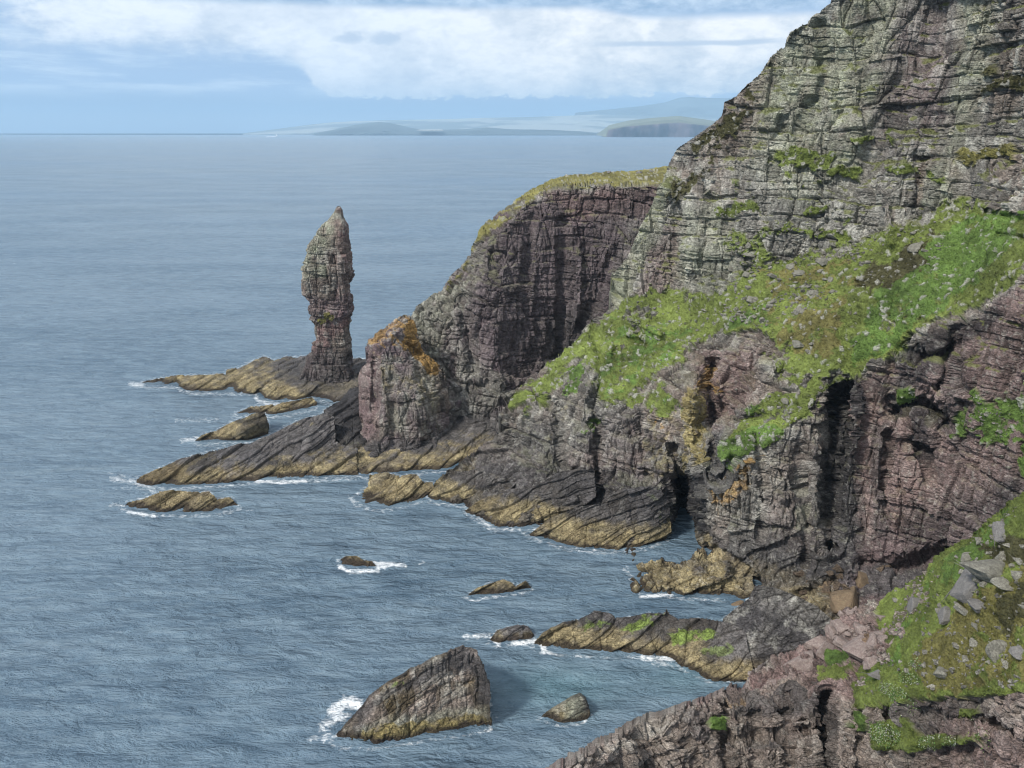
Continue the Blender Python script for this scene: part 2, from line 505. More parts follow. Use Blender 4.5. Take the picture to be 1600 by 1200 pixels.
def relief_finish(name, P, X, Y, inside, amp, dip, tide, base, base2, turf_auto, seed, back, coarse, speckle, patches, skirt, t0, slabz, ledge, fine, sc, groove, outline_px):
    LEDGE[0] = ledge
    SHORES.append((outline_px, name)) if outline_px is not None else None
    wpx = fbm(P, 0.22, 4, seed + 50) * 11
    wpy = fbm(P, 0.22, 4, seed + 60) * 11
    Xw, Yw = X + wpx, Y + wpy

    # ---- turf and colour regions
    turf = np.zeros(X.shape)
    N0 = normals_grid(P)
    fN = fbm(P, 0.35, 5, seed + 3)
    fS = fbm(P, 1.3, 3, seed + 4)
    # outcrops and turf follow bands climbing across the slope
    Qd = np.stack([(P[..., 2] - .42 * P[..., 0]) * .17, (P[..., 0] + .42 * P[..., 2]) * .045, P[..., 1] * .05], -1)
    fH = np.maximum(0, fbm(Qd, 1.0, 5, seed + 5)) * (1.5 if skirt and turf_auto > .6 else .8)
    tus = fbm(P, 1.1, 3, seed + 38)
    fD = fbm(Qd * np.array((2.2, 2.0, 2.0)), 1.0, 4, seed + 6)
    colreg = []
    for pt in patches:
        poly, key, stg, fe = pt[:4]
        sd = poly_sd(Xw, Yw, poly)
        msk = sstep(sd, -fe, fe) * stg
        if key in ('grass', 'lush', 'olive', 'heath', 'fadedgrass', 'algaeflat'):
            thr = pt[4] if len(pt) > 4 else 0.5
            mt = sstep(msk * (1.25 if len(pt) <= 4 else 1) + 0.9 * fN + 0.45 * fS - 1.3 * fH, thr - .08, thr + .08) * (msk > 0.02)
            turf = np.maximum(turf, mt) if key != 'algaeflat' else turf
            colreg.append((key if key != 'algaeflat' else 'algae', mt, True))
        else:
            if key in ('orange', 'ochre', 'algae'): mm = sstep(msk + .8 * fN + .6 * fS, .45, .85) * min(1, stg) * (msk > .03)
            elif key in ('lichen', 'pale'): mm = np.clip(msk * (0.8 + 1.0 * fN), 0, 1)
            else: mm = msk
            colreg.append((key, mm, False))

    # ---- bedding and joints
    rk = 1 - turf
    disp = np.zeros(X.shape)
    blocks = []
    Pd = P
    slab = sstep(P[..., 2] + 5 * fN, slabz + 3, slabz - 3) if slabz is not None else np.zeros(X.shape)
    rk = rk * (1 - .5 * slab)
    if coarse:
        r, r2, d, tl = bricks(P, 7.5 * sc, 9.0 * sc, seed + 100, dip, 0.5)
        disp += (1.7 * (r - .5) + 2.2 * tl - 0.6 * groove * (1 - sstep(d, 0, 0.9))) * rk * amp
        # tall joint bounded columns
        Pc = P * np.array((1, 1, .22))
        rv, rv2, dv_, tv = bricks(Pc, 3.4 * sc, 2.7 * sc, seed + 150, (0, 0), 0.9)
        disp += (1.1 * (rv - .5) + 1.0 * tv - 0.5 * (1 - sstep(dv_, 0, 0.35))) * rk * amp * (1 - .65 * sstep(P[..., 2], 45, 62))
    blocks.append(r2 if coarse else fN * .5 + .5)
    r, r2, d, tl = bricks(P, 2.9 * sc, 4.0 * sc, seed + 200, dip, 0.3)
    gate = sstep(fbm(P, .12, 3, seed + 31), -.35, .25)
    disp += (0.9 * (r - .5) + 1.2 * tl - 0.5 * groove * (1 - sstep(d, 0, 0.32 * sc))) * rk * amp * (.35 + .65 * gate)
    blocks.append(r2)
    r, r2, d, tl = bricks(P, 1.05 * sc, 1.5 * sc, seed + 300, dip, 0.6)
    gate2 = sstep(fbm(P, .16, 3, seed + 33), -.2, .3)
    disp += (0.42 * (r - .5) + 0.4 * tl - 0.22 * groove * (1 - sstep(d, 0, 0.16))) * rk * amp * (.35 + .9 * gate2)
    blocks.append(r2)
    if fine:
        r, r2, d, tl = bricks(P, .42, .6, seed + 350, dip, 0.5)
        disp += (0.16 * (r - .5) + 0.16 * tl - 0.07 * (1 - sstep(d, 0, 0.07))) * rk * fine
    if slabz is not None:
        # tilted slabs: each bed a smooth upper face ending in a step
        for T_, L_s, a_, sd_ in ((5.0 * sc, 11.0 * sc, 1.25, 400), (2.1 * sc, 8.0 * sc, .4, 420)):
            Wp = P + T_ * .32 * np.stack([vnoise(P / 9.0, seed + 41), vnoise(P / 8.0, seed + 42), vnoise(P / 7.0, seed + 43)], -1)
            q = (Wp[..., 2] - .52 * Wp[..., 0] * SLABX[0] + .10 * Wp[..., 1]) / T_
            li = np.floor(q); fs = q - li
            zz_ = np.zeros_like(li)
            uu = (Wp[..., 0] * .8 - Wp[..., 1] * .6 + Wp[..., 2] * .5) / (L_s * (.4 + 1.0 * hash3(li, np.zeros_like(li), np.zeros_like(li), seed + sd_ + 5))) + 9 * hash3(li, zz_, zz_, seed + sd_)
            ui = np.floor(uu); fu = uu - ui
            rr = hash3(li, ui, zz_, seed + sd_ + 1)
            jd = np.minimum(fu, 1 - fu) * L_s
            prof_ = .5 - fs + .9 * (rr - .5)
            disp += slab * amp * (a_ * prof_ - .35 * a_ * (1 - sstep(jd, 0, .35)) - .3 * a_ * (1 - sstep(fs * T_, 0, .25)))
            if sd_ == 400: slabr = rr
            else: slabr2 = rr
        disp += slab * amp * (.25 * fN + .12 * fS)
    disp += 1.1 * fbm(P, 0.09, 3, seed + 7) * amp + 0.2 * fS * rk * amp
    knob = sstep(fbm(P, .9, 3, seed + 35), .28, .45)
    disp += turf * (0.50 * fbm(P, 0.7, 4, seed + 8) + 0.7 * np.abs(fbm(P, 0.3, 3, seed + 9, squash=(1, 1, 2))) + .25 * knob)
    P = P + N0 * disp[..., None]
    N1 = normals_grid(P)
    flat = blur(N1[..., 2], 1)

    # ledges collect turf
    if turf_auto > 0:
        ta = sstep(flat + 0.6 * fN, 0.46, 0.66) * turf_auto * (.2 + .8 * sstep(P[..., 2], 36, 50)) * (P[..., 2] > 9)
    else:
        ta = np.zeros(X.shape)

    # ---- colour
    C = np.empty(X.shape + (3,))
    slab3 = slab[..., None]
    g = lambda k: np.array(PAL[k])
    mixw = sstep(fbm(P, 0.06, 4, seed + 12) + 0.5 * (blocks[0] - .5), -.25, .3)[..., None]
    C[:] = g(base) * (1 - mixw) + g(base2) * mixw
    pal_m = sstep(fbm(P, 0.5, 4, seed + 13, squash=(1, 1, .5)) + .5 * (blocks[1] - .5), .0, .35)[..., None] * (.45 + .3 * sstep(P[..., 2], 40, 60))[..., None]
    C = C * (1 - pal_m) + g('pale') * pal_m
    # water streaks down steep faces
    gk = 1.0
    stv = fbm(P, 0.55, 4, seed + 14, squash=(1, 1, .12))
    st = (sstep(stv, 0.08, 0.42) * 0.55 * sstep(-flat, -0.6, -0.2))[..., None]
    C = C * (1 - st) + g('dark') * st
    if tide:
        z = P[..., 2] + 1.6 * fN + 0.8 * fS
        tan_top, blk_top = tide
        wt = sstep(z, tan_top + 1.5, tan_top - 1.0)
        wb = (sstep(z, blk_top + 3, blk_top - 3))[..., None] * 0.85
        bl = slabr[..., None] if slabz is not None else blocks[1][..., None]
        bl2 = slabr2[..., None] if slabz is not None else blocks[2][..., None]
        C = C * (1 - wb) + (g('dark') * (0.7 + .9 * bl)) * wb
        tt = g('tan') * (0.7 + 0.5 * bl2)
        og = sstep(fN + .5 * (bl[..., 0] - .5), -.25, .3)[..., None]
        tt = tt * (1 - .6 * og) + g('brown') * .6 * og
        dk = sstep(fbm(P, .3, 4, seed + 37) + .5 * (bl2[..., 0] - .5), .12, .4)[..., None]
        tt = tt * (1 - .45 * dk) + g('dark') * .45 * dk
        # weed stays on the flatter faces
        wt = (wt * (.75 + .25 * sstep(flat, -.15, .25)))[..., None]
        C = C * (1 - wt) + tt * wt
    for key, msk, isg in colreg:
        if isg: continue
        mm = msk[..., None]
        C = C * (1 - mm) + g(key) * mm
    vb = 0.50 + 0.36 * blocks[0] + 0.42 * blocks[1] + 0.42 * blocks[2]
    C = C * (vb * (1 + .35 * fS))[..., None]
    kn = (knob * turf * (turf_auto > 0))[..., None]
    if speckle:
        spk = (sstep(fbm(P, 1.6, 3, seed + 20), 0.22, 0.4) * speckle)[..., None]
        C = C * (1 - spk) + g('pale') * 1.15 * spk
    gv = fbm(P, 0.18, 5, seed + 30)
    gs = fbm(P, .5, 4, seed + 36, squash=(.35, .35, 2.2))
    gcol = lambda k: g(k) * (1 + 0.35 * gv[..., None] + 0.35 * fS[..., None] + .3 * gs[..., None] + .5 * fD[..., None] + .35 * tus[..., None])
    tam = (ta * (1 - turf))[..., None]
    gm = g('grass') * .6 + g('olive') * .4
    C = C * (1 - tam) + gm * (1 + .3 * gv[..., None]) * tam
    for key, msk, isg in colreg:
        if not isg: continue
        mm = msk[..., None]
        C = C * (1 - mm) + gcol(key) * mm
    turf = np.maximum(turf, ta)
    # tide mark just above the water
    if tide:
        zz = P[..., 2] + .25 * fS
        wl = sstep(zz, 1.1, 0.35)[..., None] * 0.85
        C = C * (1 - wl) + np.array((.030, .022, .018)) * wl
    C = np.clip(C, 0.008, 0.7)

    C = C * (1 - .8 * kn) + g('pale') * .8 * kn
    turf = turf * (1 - .8 * kn[..., 0])
    # ---- mesh
    idx = -np.ones(X.shape, np.int64)
    q = inside[:-1, :-1] & inside[1:, :-1] & inside[:-1, 1:] & inside[1:, 1:]
    use = np.zeros(X.shape, bool)
    use[:-1, :-1] |= q; use[1:, :-1] |= q; use[:-1, 1:] |= q; use[1:, 1:] |= q
    idx[use] = np.arange(use.sum())
    V = P[use]; CV = C[use]; TV = turf[use]
    F = np.stack([idx[:-1, :-1][q], idx[1:, :-1][q], idx[1:, 1:][q], idx[:-1, 1:][q]], 1)
    # the sides turn away and run back behind the visible face
    E = np.concatenate([F[:, [0, 1]], F[:, [1, 2]], F[:, [2, 3]], F[:, [3, 0]]])
    key = np.minimum(E[:, 0], E[:, 1]) * (len(V) + 1) + np.maximum(E[:, 0], E[:, 1])
    uq, first, cnt = np.unique(key, return_index=True, return_counts=True)
    B = E[first[cnt == 1]]
    bv = np.unique(B)
    rows = [bv]
    pos = V[bv].copy()
    dirh = pos[:, :2] / np.linalg.norm(pos[:, :2], axis=1, keepdims=True)
    prev_d, prev_z = 0, 0
    nV = [V]; nC = [CV]; nT = [TV]; base_i = len(V)
    nF = [F]
    lut = -np.ones(len(V), np.int64)
    lut[bv] = np.arange(len(bv))
    last = bv
    for dd, dz in () if not skirt else ((0.8, 0.25), (2.5, 1.2), (6, 3.5), (13, 9), (26, 22)):
        dd *= back; dz *= back
        wob = 1 + .35 * vnoise(pos * 0.3 + dd, seed)
        np_ = pos.copy()
        np_[:, :2] += dirh * (dd * wob)[:, None]
        np_[:, 2] -= dz * wob
        nV.append(np_); nC.append(CV[bv]); nT.append(TV[bv])
        cur = base_i + np.arange(len(bv))
        a, b_ = lut[B[:, 0]], lut[B[:, 1]]
        nF.append(np.stack([last[b_], last[a], cur[a], cur[b_]], 1))
        last = cur; base_i += len(bv)
    V = np.concatenate(nV); CV = np.concatenate(nC); TV = np.concatenate(nT); F = np.concatenate(nF)
    o = make_mesh(name, V, F, ROCK, CV, {'turf': TV})
    print(f'{name}: {len(V)} verts {time.time() - t0:.1f}s')
    if name in ('hill', 'headland', 'grass_slope'):
        SURF[name] = (X, Y, P, inside, N1); TURF[name] = turf; TCOL[name] = C
    return o


SURF, TURF, TCOL = {}, {}, {}
SLABX = [1.0]
Z = None

# ------------------------------------------------------------------ the land
hill_outline = [(1340, -70), (1297, 0), (1275, 22), (1250, 41), (1233, 50), (1228, 75), (1197, 100), (1184, 119), (1177, 128), (1168, 128),
    (1156, 147), (1131, 162), (1127, 181), (1112, 194), (1081, 216), (1059, 231), (1044, 253), (1031, 284), (1019, 317), (1000, 355),
    (974, 407), (964, 430), (960, 458), (950, 477), (917, 509), (899, 531), (872, 554), (835, 584), (812, 606), (794, 629), (778, 648),
    (786, 668), (762, 690), (740, 707), (706, 735), (684, 750), (668, 770), (655, 792), (720, 815), (800, 845), (880, 872), (960, 880),
    (975, 900), (980, 945), (1100, 960), (1200, 990), (1330, 1030), (1500, 1000), (1780, 960), (1780, -70)]
hill_ctrl = [
    (1340, -70, 190), (1297, 0, 188), (1250, 41, 192), (1228, 75, 195), (1184, 119, 198), (1156, 147, 201), (1127, 181, 205),
    (1081, 216, 209), (1044, 253, 213), (1020, 317, 213), (1000, 355, 212), (974, 407, 212), (964, 458, 212), (917, 509, 208),
    (872, 554, 203), (835, 584, 200), (794, 629, 196), (779, 650, 194), (740, 707, Z, 6), (706, 737, Z, 3), (684, 752, Z, 2), (668, 775, Z, 0),
    (1780, -70, 150), (1780, 300, 138), (1780, 425, 112), (1780, 960, 100),
    (1600, 0, 160), (1600, 150, 156), (1600, 250, 152), (1600, 320, 146), (1500, 0, 176), (1500, 200, 171), (1500, 318, 166),
    (1400, 0, 184), (1400, 200, 178), (1400, 345, 172), (1300, 100, 189), (1300, 250, 184), (1300, 385, 178), (1200, 200, 192),
    (1200, 300, 188), (1200, 420, 184), (1100, 260, 206), (1100, 340, 201), (1100, 430, 199), (1040, 300, 208), (1040, 380, 207),
    (1040, 460, 204), (1000, 450, 207), (950, 500, 206), (1100, 500, 188), (1000, 540, 192), (1000, 640, 174), (1100, 560, 178),
    (1150, 548, 174), (1200, 540, 167), (1200, 500, 173), (1300, 500, 160), (1300, 440, 170), (1300, 580, 151), (1400, 450, 157),
    (1400, 380, 167), (1500, 400, 153), (1500, 490, 139), (1500, 500, 137), (1450, 525, 141), (1390, 560, 147), (1345, 590, 150),
    (1600, 430, 129), (1550, 475, 133), (1345, 700, 145), (1345, 850, 141), (1345, 895, 137), (1450, 700, 139), (1450, 850, 135), (1450, 895, 133),
    (1540, 600, 130), (1540, 800, 126), (1600, 600, 124), (1600, 800, 119), (1780, 600, 105),
    (1130, 725, 146), (1200, 690, 146), (1260, 640, 148), (1292, 602, 150), (1100, 800, 149), (1087, 790, 152), (1150, 850, 143),
    (1200, 800, 142), (1280, 800, 142), (1290, 700, 146), (1200, 895, 139), (1280, 900, Z, 5), (1300, 900, Z, 6), (1325, 905, Z, 6), (1240, 750, 143), (1100, 740, 150),
    (1120, 690, 152), (1180, 620, 158), (1150, 650, 156),
    (1195, 575, 160), (1160, 625, 158), (1118, 672, 154), (1187, 572, 169), (1150, 618, 167), (1107, 662, 166),
    (1140, 600, 171), (1075, 620, 165), (1080, 700, 163), (1060, 742, 162), (1040, 640, 168), (1040, 745, 163),
    (960, 660, 172), (960, 740, 168), (900, 680, 176), (900, 740, 173), (850, 640, 185), (850, 700, 180), (820, 640, 190), (880, 610, 186), (930, 590, 187),
    (729, 790, Z, 0), (770, 822, Z, 0), (811, 822, Z, 0), (750, 760, Z, 4), (800, 760, Z, 5), (850, 765, Z, 7), (890, 765, Z, 8), (860, 814, Z, 0),
    (830, 838, Z, 0), (882, 850, Z, 0), (969, 857, Z, 0), (1010, 852, Z, 0), (1045, 843, Z, 0), (900, 795, Z, 5), (950, 775, Z, 8), (1000, 768, Z, 11), (1040, 800, Z, 8),
    (1000, 820, Z, 4), (1052, 850, Z, -1), (1085, 850, Z, -.5), (991, 884, Z, 0), (995, 925, Z, 0), (1062, 930, Z, 0), (1130, 935, Z, 0),
    (1030, 872, Z, 3), (1080, 862, Z, 5), (1060, 900, Z, 3), (1130, 900, Z, 4), (1020, 862, Z, -1.5), (1060, 856, Z, -1), (965, 880, Z, -3), (900, 870, Z, -3),
    (800, 842, Z, -3), (720, 812, Z, -3), (658, 790, Z, -3), (980, 940, Z, -3), (1100, 955, Z, -3), (1200, 960, Z, 1), (1330, 960, Z, 2), (1450, 950, Z, 4), (1330, 1030, Z, 0), (1600, 960, Z, 10)]
hill_dents = [
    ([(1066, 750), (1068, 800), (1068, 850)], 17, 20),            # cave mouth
    ([(1056, 745), (1050, 700)], 6, 4),
    ([(1112, 570), (1108, 620), (1118, 680), (1112, 720)], 8, 6),     # crack beside the yellow pillar
    ([(1090, 600), (1078, 660), (1082, 730)], 14, -4),             # yellow pillar
    ([(1312, 612), (1305, 680), (1300, 780), (1298, 850)], 13, 7),  # black gully
    ([(1340, 600), (1335, 700)], 8, -3), ([(1325, 600), (1318, 720)], 5, 4),
    ([(1400, 640), (1440, 630), (1480, 655)], 15, 5),              # overhang in the pink wall
    ([(1430, 680), (1450, 740)], 14, 3), ([(1390, 680), (1385, 800)], 7, 3), ([(1490, 520), (1470, 600)], 10, 3),
    ([(1410, 545), (1440, 560), (1500, 540)], 12, 3),
    ([(1350, 880), (1420, 880), (1480, 860)], 9, 5),               # undercut at the foot of the wall
    ([(1180, 680), (1195, 760), (1190, 840)], 6, 2), ([(1250, 700), (1262, 800), (1258, 880)], 7, 2.5),
    ([(1330, 280), (1400, 180), (1450, 60), (1470, -20)], 22, 3),  # groove in the upper face
    ([(1560, 260), (1600, 120)], 18, 2.5), ([(1480, 300), (1500, 120), (1530, 20)], 16, -2),
    ([(1280, 40), (1290, 120), (1250, 200)], 10, 2), ([(1330, 60), (1340, 250)], 14, -1.5), ([(1220, 190), (1200, 330)], 12, 1.5),
    ([(1100, 260), (1080, 420)], 12, -2.5), ([(1060, 300), (1050, 440)], 9, 2), ([(1140, 330), (1130, 430)], 9, 2),
    ([(1440, 250), (1430, 340)], 14, 4), ([(1380, 300), (1390, 380)], 9, -3),
    ([(925, 500), (940, 560), (930, 620), (925, 660)], 9, 4), ([(955, 540), (915, 620)], 9, -3), ([(990, 500), (1030, 520)], 9, -4),
    ([(985, 530), (1010, 540)], 6, 3.5), ([(840, 620), (870, 640), (880, 720)], 8, 3), ([(935, 660), (930, 770)], 7, 5), ([(1000, 660), (1010, 740)], 7, 2.5),
    ([(1130, 640), (1160, 655), (1190, 650)], 8, 3), ([(1120, 740), (1145, 715)], 6, 3),
    ([(1200, 560), (1215, 590), (1225, 580)], 9, 2.5), ([(930, 780), (920, 810)], 8, 3),
    ([(1230, 790), (1190, 800)], 6, 1.5), ([(1090, 850), (1140, 870), (1180, 905)], 7, 3), ([(1300, 910), (1250, 930)], 8, 3),
    ([(1540, 330), (1600, 345)], 6, 3), ([(1560, 365), (1600, 372)], 5, 3), ([(1340, 440), (1370, 470)], 6, 1.5),
]
G = 'grass'
hill_patches = [
    # rock tones
    ([(1230, 60), (1330, 0), (1400, -20), (1400, 120), (1350, 260), (1250, 330), (1150, 250), (1180, 150)], 'lichen', .95, 26),
    ([(1500, -10), (1560, 0), (1540, 120), (1500, 200), (1490, 320), (1450, 320), (1470, 200), (1495, 90)], 'lichen', .9, 16),
    ([(1340, 20), (1490, 0), (1480, 200), (1380, 260), (1330, 180)], 'purple', .45, 30),
    ([(1350, -40), (1400, -40), (1380, 100), (1350, 200)], 'lichen', .95, 10),
    ([(1120, 160), (1180, 130), (1200, 200), (1160, 260), (1080, 250)], 'warm', .6, 14),
    ([(1320, 270), (1420, 170), (1440, 210), (1400, 330), (1340, 420), (1310, 400)], 'pale', .45, 16),
    ([(1160, 230), (1300, 280), (1330, 420), (1210, 420), (1060, 400), (1080, 300)], 'pale', .45, 24),
    ([(1060, 340), (1120, 300), (1160, 440), (1100, 470), (1040, 440)], 'lichen', .7, 12),
    ([(1000, 380), (1060, 340), (1060, 450), (1000, 460)], 'pink', .5, 12),
    ([(1031, 275), (1052, 262), (1040, 330), (1015, 380), (990, 430), (985, 470), (955, 480), (970, 410), (1005, 340)], 'lichen', .9, 7),
    ([(1080, 550), (1190, 540), (1180, 600), (1120, 680), (1095, 640)], 'pink', .7, 10),
    ([(1330, 600), (1420, 560), (1600, 440), (1780, 400), (1780, 960), (1340, 960)], 'pink', .75, 12),
    ([(1200, 780), (1260, 770), (1270, 880), (1190, 840)], 'pink', .35, 14),
    ([(1300, 860), (1600, 760), (1600, 960), (1300, 960)], 'purple', .5, 14),
    # dark tones and stains; shade painted into the cave, overhang and slab gaps
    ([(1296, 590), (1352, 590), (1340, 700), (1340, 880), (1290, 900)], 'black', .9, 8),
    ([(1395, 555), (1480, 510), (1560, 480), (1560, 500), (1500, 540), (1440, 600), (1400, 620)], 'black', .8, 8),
    ([(1395, 630), (1480, 640), (1490, 665), (1460, 670), (1455, 720), (1430, 720), (1425, 655), (1395, 660)], 'black', .8, 6),  # paints the shade under the overhang black
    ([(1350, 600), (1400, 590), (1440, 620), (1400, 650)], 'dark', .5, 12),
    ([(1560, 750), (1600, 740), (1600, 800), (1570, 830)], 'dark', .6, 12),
    ([(1040, 740), (1100, 740), (1095, 850), (1040, 850)], 'black', .95, 6),  # darkness of the cave mouth painted onto the rock
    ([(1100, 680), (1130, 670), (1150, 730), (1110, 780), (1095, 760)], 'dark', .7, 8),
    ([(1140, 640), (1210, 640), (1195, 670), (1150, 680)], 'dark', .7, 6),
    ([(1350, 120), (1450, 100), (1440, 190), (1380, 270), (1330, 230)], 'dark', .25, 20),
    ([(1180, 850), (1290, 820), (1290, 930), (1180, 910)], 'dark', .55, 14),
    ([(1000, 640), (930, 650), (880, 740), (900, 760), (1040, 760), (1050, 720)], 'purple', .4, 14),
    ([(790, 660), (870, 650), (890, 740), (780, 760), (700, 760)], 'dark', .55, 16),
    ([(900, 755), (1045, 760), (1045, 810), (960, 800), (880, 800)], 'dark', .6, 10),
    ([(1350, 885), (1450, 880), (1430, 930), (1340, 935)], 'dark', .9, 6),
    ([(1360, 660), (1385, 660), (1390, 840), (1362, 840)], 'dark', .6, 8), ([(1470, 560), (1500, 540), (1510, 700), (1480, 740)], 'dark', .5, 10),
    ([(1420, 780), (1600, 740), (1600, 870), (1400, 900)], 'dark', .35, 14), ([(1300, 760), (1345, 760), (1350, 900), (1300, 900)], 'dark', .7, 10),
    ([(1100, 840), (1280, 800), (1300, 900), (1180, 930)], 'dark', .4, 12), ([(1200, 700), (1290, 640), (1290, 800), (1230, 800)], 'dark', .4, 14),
    ([(690, 735), (800, 725), (930, 730), (1050, 755), (1055, 850), (960, 870), (820, 850), (700, 800)], 'dark', .75, 6),  # rock beneath the slabs darkened, painting shade into their gaps
    # yellow and orange lichen
    ([(1070, 600), (1105, 600), (1100, 720), (1062, 740)], 'ochre', .9, 8),
    ([(1010, 650), (1070, 640), (1060, 740), (1000, 740)], 'ochre', .5, 12),
    ([(1095, 575), (1125, 575), (1120, 610), (1098, 612)], 'orange', .9, 5),
    ([(1020, 655), (1035, 650), (1036, 665), (1022, 668)], 'orange', .8, 4),
    ([(1100, 770), (1180, 715), (1175, 760), (1110, 810)], 'orange', .75, 9),
    ([(1150, 730), (1185, 715), (1180, 730), (1160, 745)], 'orange', .8, 5),
    ([(860, 640), (890, 635), (880, 670), (850, 690)], 'ochre', .4, 8),
    ([(1240, 790), (1262, 790), (1262, 830), (1242, 830)], 'lichen', .8, 5),
    ([(840, 740), (880, 735), (890, 765), (850, 765)], 'algae', .25, 8),
    ([(1010, 770), (1050, 765), (1050, 810), (1015, 810)], 'algae', .2, 8),
    # turf
    ([(1040, 300), (1100, 240), (1130, 180), (1140, 200), (1110, 280), (1060, 310)], 'heath', .8, 10, .62),
    ([(970, 470), (1010, 445), (1100, 470), (1150, 440), (1190, 410), (1240, 400), (1330, 380), (1420, 350), (1480, 320), (1560, 320), (1620, 330),
      (1640, 400), (1600, 425), (1540, 480), (1450, 520), (1390, 560), (1340, 588), (1305, 590), (1290, 610), (1255, 650), (1200, 600), (1215, 560), (1160, 545),
      (1090, 565), (1060, 600), (1060, 640), (1000, 640), (960, 655), (920, 640), (935, 590), (910, 560), (870, 600), (850, 650), (800, 632), (810, 606), (870, 555), (920, 508)], G, 1.15, 22, .52),
    ([(960, 500), (1100, 520), (1200, 470), (1200, 540), (1060, 600), (1000, 640), (925, 640), (940, 570)], 'lush', .55, 18, .52),
    ([(1400, 420), (1500, 340), (1560, 330), (1590, 370), (1500, 470), (1390, 550), (1330, 570), (1330, 530)], 'lush', .9, 12, .5),
    ([(1250, 480), (1330, 470), (1300, 560), (1220, 560), (1200, 540)], 'olive', .8, 14, .5),
    ([(1330, 440), (1440, 370), (1480, 330), (1440, 420), (1340, 480)], 'heath', .7, 10, .55),
    ([(1190, 420), (1330, 390), (1340, 450), (1200, 500)], 'olive', .55, 14, .6),
    ([(1130, 700), (1160, 655), (1200, 600), (1260, 600), (1290, 610), (1260, 650), (1200, 690), (1130, 728)], G, 1.1, 7, .5),
    ([(1120, 700), (1200, 660), (1230, 670), (1130, 730)], 'lush', 1.1, 6, .4),
    ([(1150, 640), (1180, 610), (1200, 620), (1180, 650)], 'lush', 1.0, 5, .5),
    ([(870, 620), (905, 560), (915, 600), (880, 650)], 'lush', .8, 7, .5),
    ([(900, 665), (960, 640), (950, 660), (905, 680)], 'lush', 1.0, 5, .4),
    ([(1520, 600), (1600, 590), (1640, 600), (1640, 760), (1590, 740), (1600, 690), (1530, 700), (1470, 690)], 'lush', .9, 10, .68),
    ([(1400, 752), (1460, 748), (1465, 765), (1410, 768)], 'lush', .8, 5, .6),
    ([(1400, 612), (1430, 610), (1430, 625), (1402, 628)], 'lush', 1, 4, .5),
    ([(1210, 228), (1300, 235), (1295, 265), (1215, 258)], 'grass', 1, 8, .42),
    ([(1110, 320), (1180, 310), (1190, 330), (1120, 340)], 'grass', .9, 8, .55), ([(1330, 215), (1400, 205), (1400, 222), (1335, 228)], 'grass', .9, 6, .5),
    ([(1380, 262), (1440, 258), (1440, 272), (1385, 276)], 'grass', .9, 6, .5), ([(1250, 355), (1330, 350), (1330, 372), (1260, 378)], 'grass', 1, 10, .42),
    ([(1500, 235), (1580, 225), (1580, 245), (1510, 252)], 'olive', .9, 7, .5), ([(1130, 370), (1230, 350), (1240, 400), (1150, 410)], 'grass', .9, 18, .58),
    ([(1170, 130), (1190, 160), (1130, 215), (1090, 235), (1080, 225), (1130, 180)], 'heath', 1, 8, .5), ([(1540, 330), (1600, 318), (1600, 345), (1550, 350)], 'lush', 1, 5, .4),
    ([(1250, 320), (1300, 318), (1290, 332), (1255, 335)], 'grass', 1, 5, .6),
    ([(1280, 265), (1350, 262), (1340, 280), (1285, 278)], 'grass', .9, 5, .65),
    ([(1520, 110), (1620, 90), (1620, 150), (1560, 140), (1530, 150)], 'heath', 1, 8, .6),
    ([(1450, 270), (1480, 268), (1480, 282), (1450, 284)], 'grass', 1, 4, .5),
    ([(1290, 235), (1080, 300), (1100, 310), (1300, 290)], 'grass', .5, 10, .7),
    ([(1400, 520), (1440, 490), (1495, 450), (1498, 458), (1450, 510), (1405, 538)], 'soil', 1.6, 5, .3),
]
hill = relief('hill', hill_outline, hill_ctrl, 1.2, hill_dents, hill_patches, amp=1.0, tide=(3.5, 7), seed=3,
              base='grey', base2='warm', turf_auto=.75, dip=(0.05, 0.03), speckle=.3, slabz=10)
tag(hill, kind='structure')

# far headland
hl_outline = [(600, 560), (640, 490), (650, 478), (690, 450), (702, 430), (727, 407), (737, 385), (750, 356), (775, 331), (812, 306), (835, 293), (869, 278),
              (906, 272), (962, 267), (1000, 263), (1019, 261), (1041, 261), (1090, 262), (1100, 480), (960, 640), (860, 720), (780, 740), (690, 730), (640, 700)]
hl_ctrl = [(600, 560, 246), (640, 490, 246), (690, 450, 250), (727, 407, 252), (750, 356, 254), (775, 331, 256), (812, 306, 262), (869, 278, 285), (906, 272, 290), (962, 267, 292),
           (1000, 263, 292), (1041, 261, 292), (1100, 262, 290), (812, 322, 250), (865, 295, 254), (925, 287, 252), (981, 287, 248), (1030, 288, 244), (1100, 290, 240),
           (650, 560, 238), (700, 500, 240), (760, 380, 246), (800, 340, 247), (700, 600, 232), (760, 560, 233), (760, 450, 238), (830, 450, 243), (860, 350, 249), (880, 450, 248), (875, 560, 247),
           (860, 620, 238), (930, 350, 250), (930, 450, 247), (960, 420, 245), (1030, 350, 246), (1000, 480, 238), (940, 520, 238), (900, 600, 230), (1100, 480, 234),
           (720, 660, 225), (800, 640, 224), (690, 690, Z, 1.5), (760, 690, Z, 2), (820, 690, Z, 3), (780, 740, Z, -1), (690, 730, Z, -1), (640, 700, Z, 2), (860, 720, Z, 0)]
hl_dents = [([(880, 340), (878, 450), (872, 560), (860, 620)], 9, 2), ([(955, 400), (930, 470), (890, 560)], 10, 3), ([(790, 420), (770, 560)], 14, -3), ([(720, 470), (740, 580)], 9, 3),
            ([(830, 340), (820, 460)], 8, 2.5), ([(905, 400), (900, 500)], 6, -3), ([(790, 560), (780, 620)], 14, -3), ([(700, 620), (760, 600)], 6, 2)]
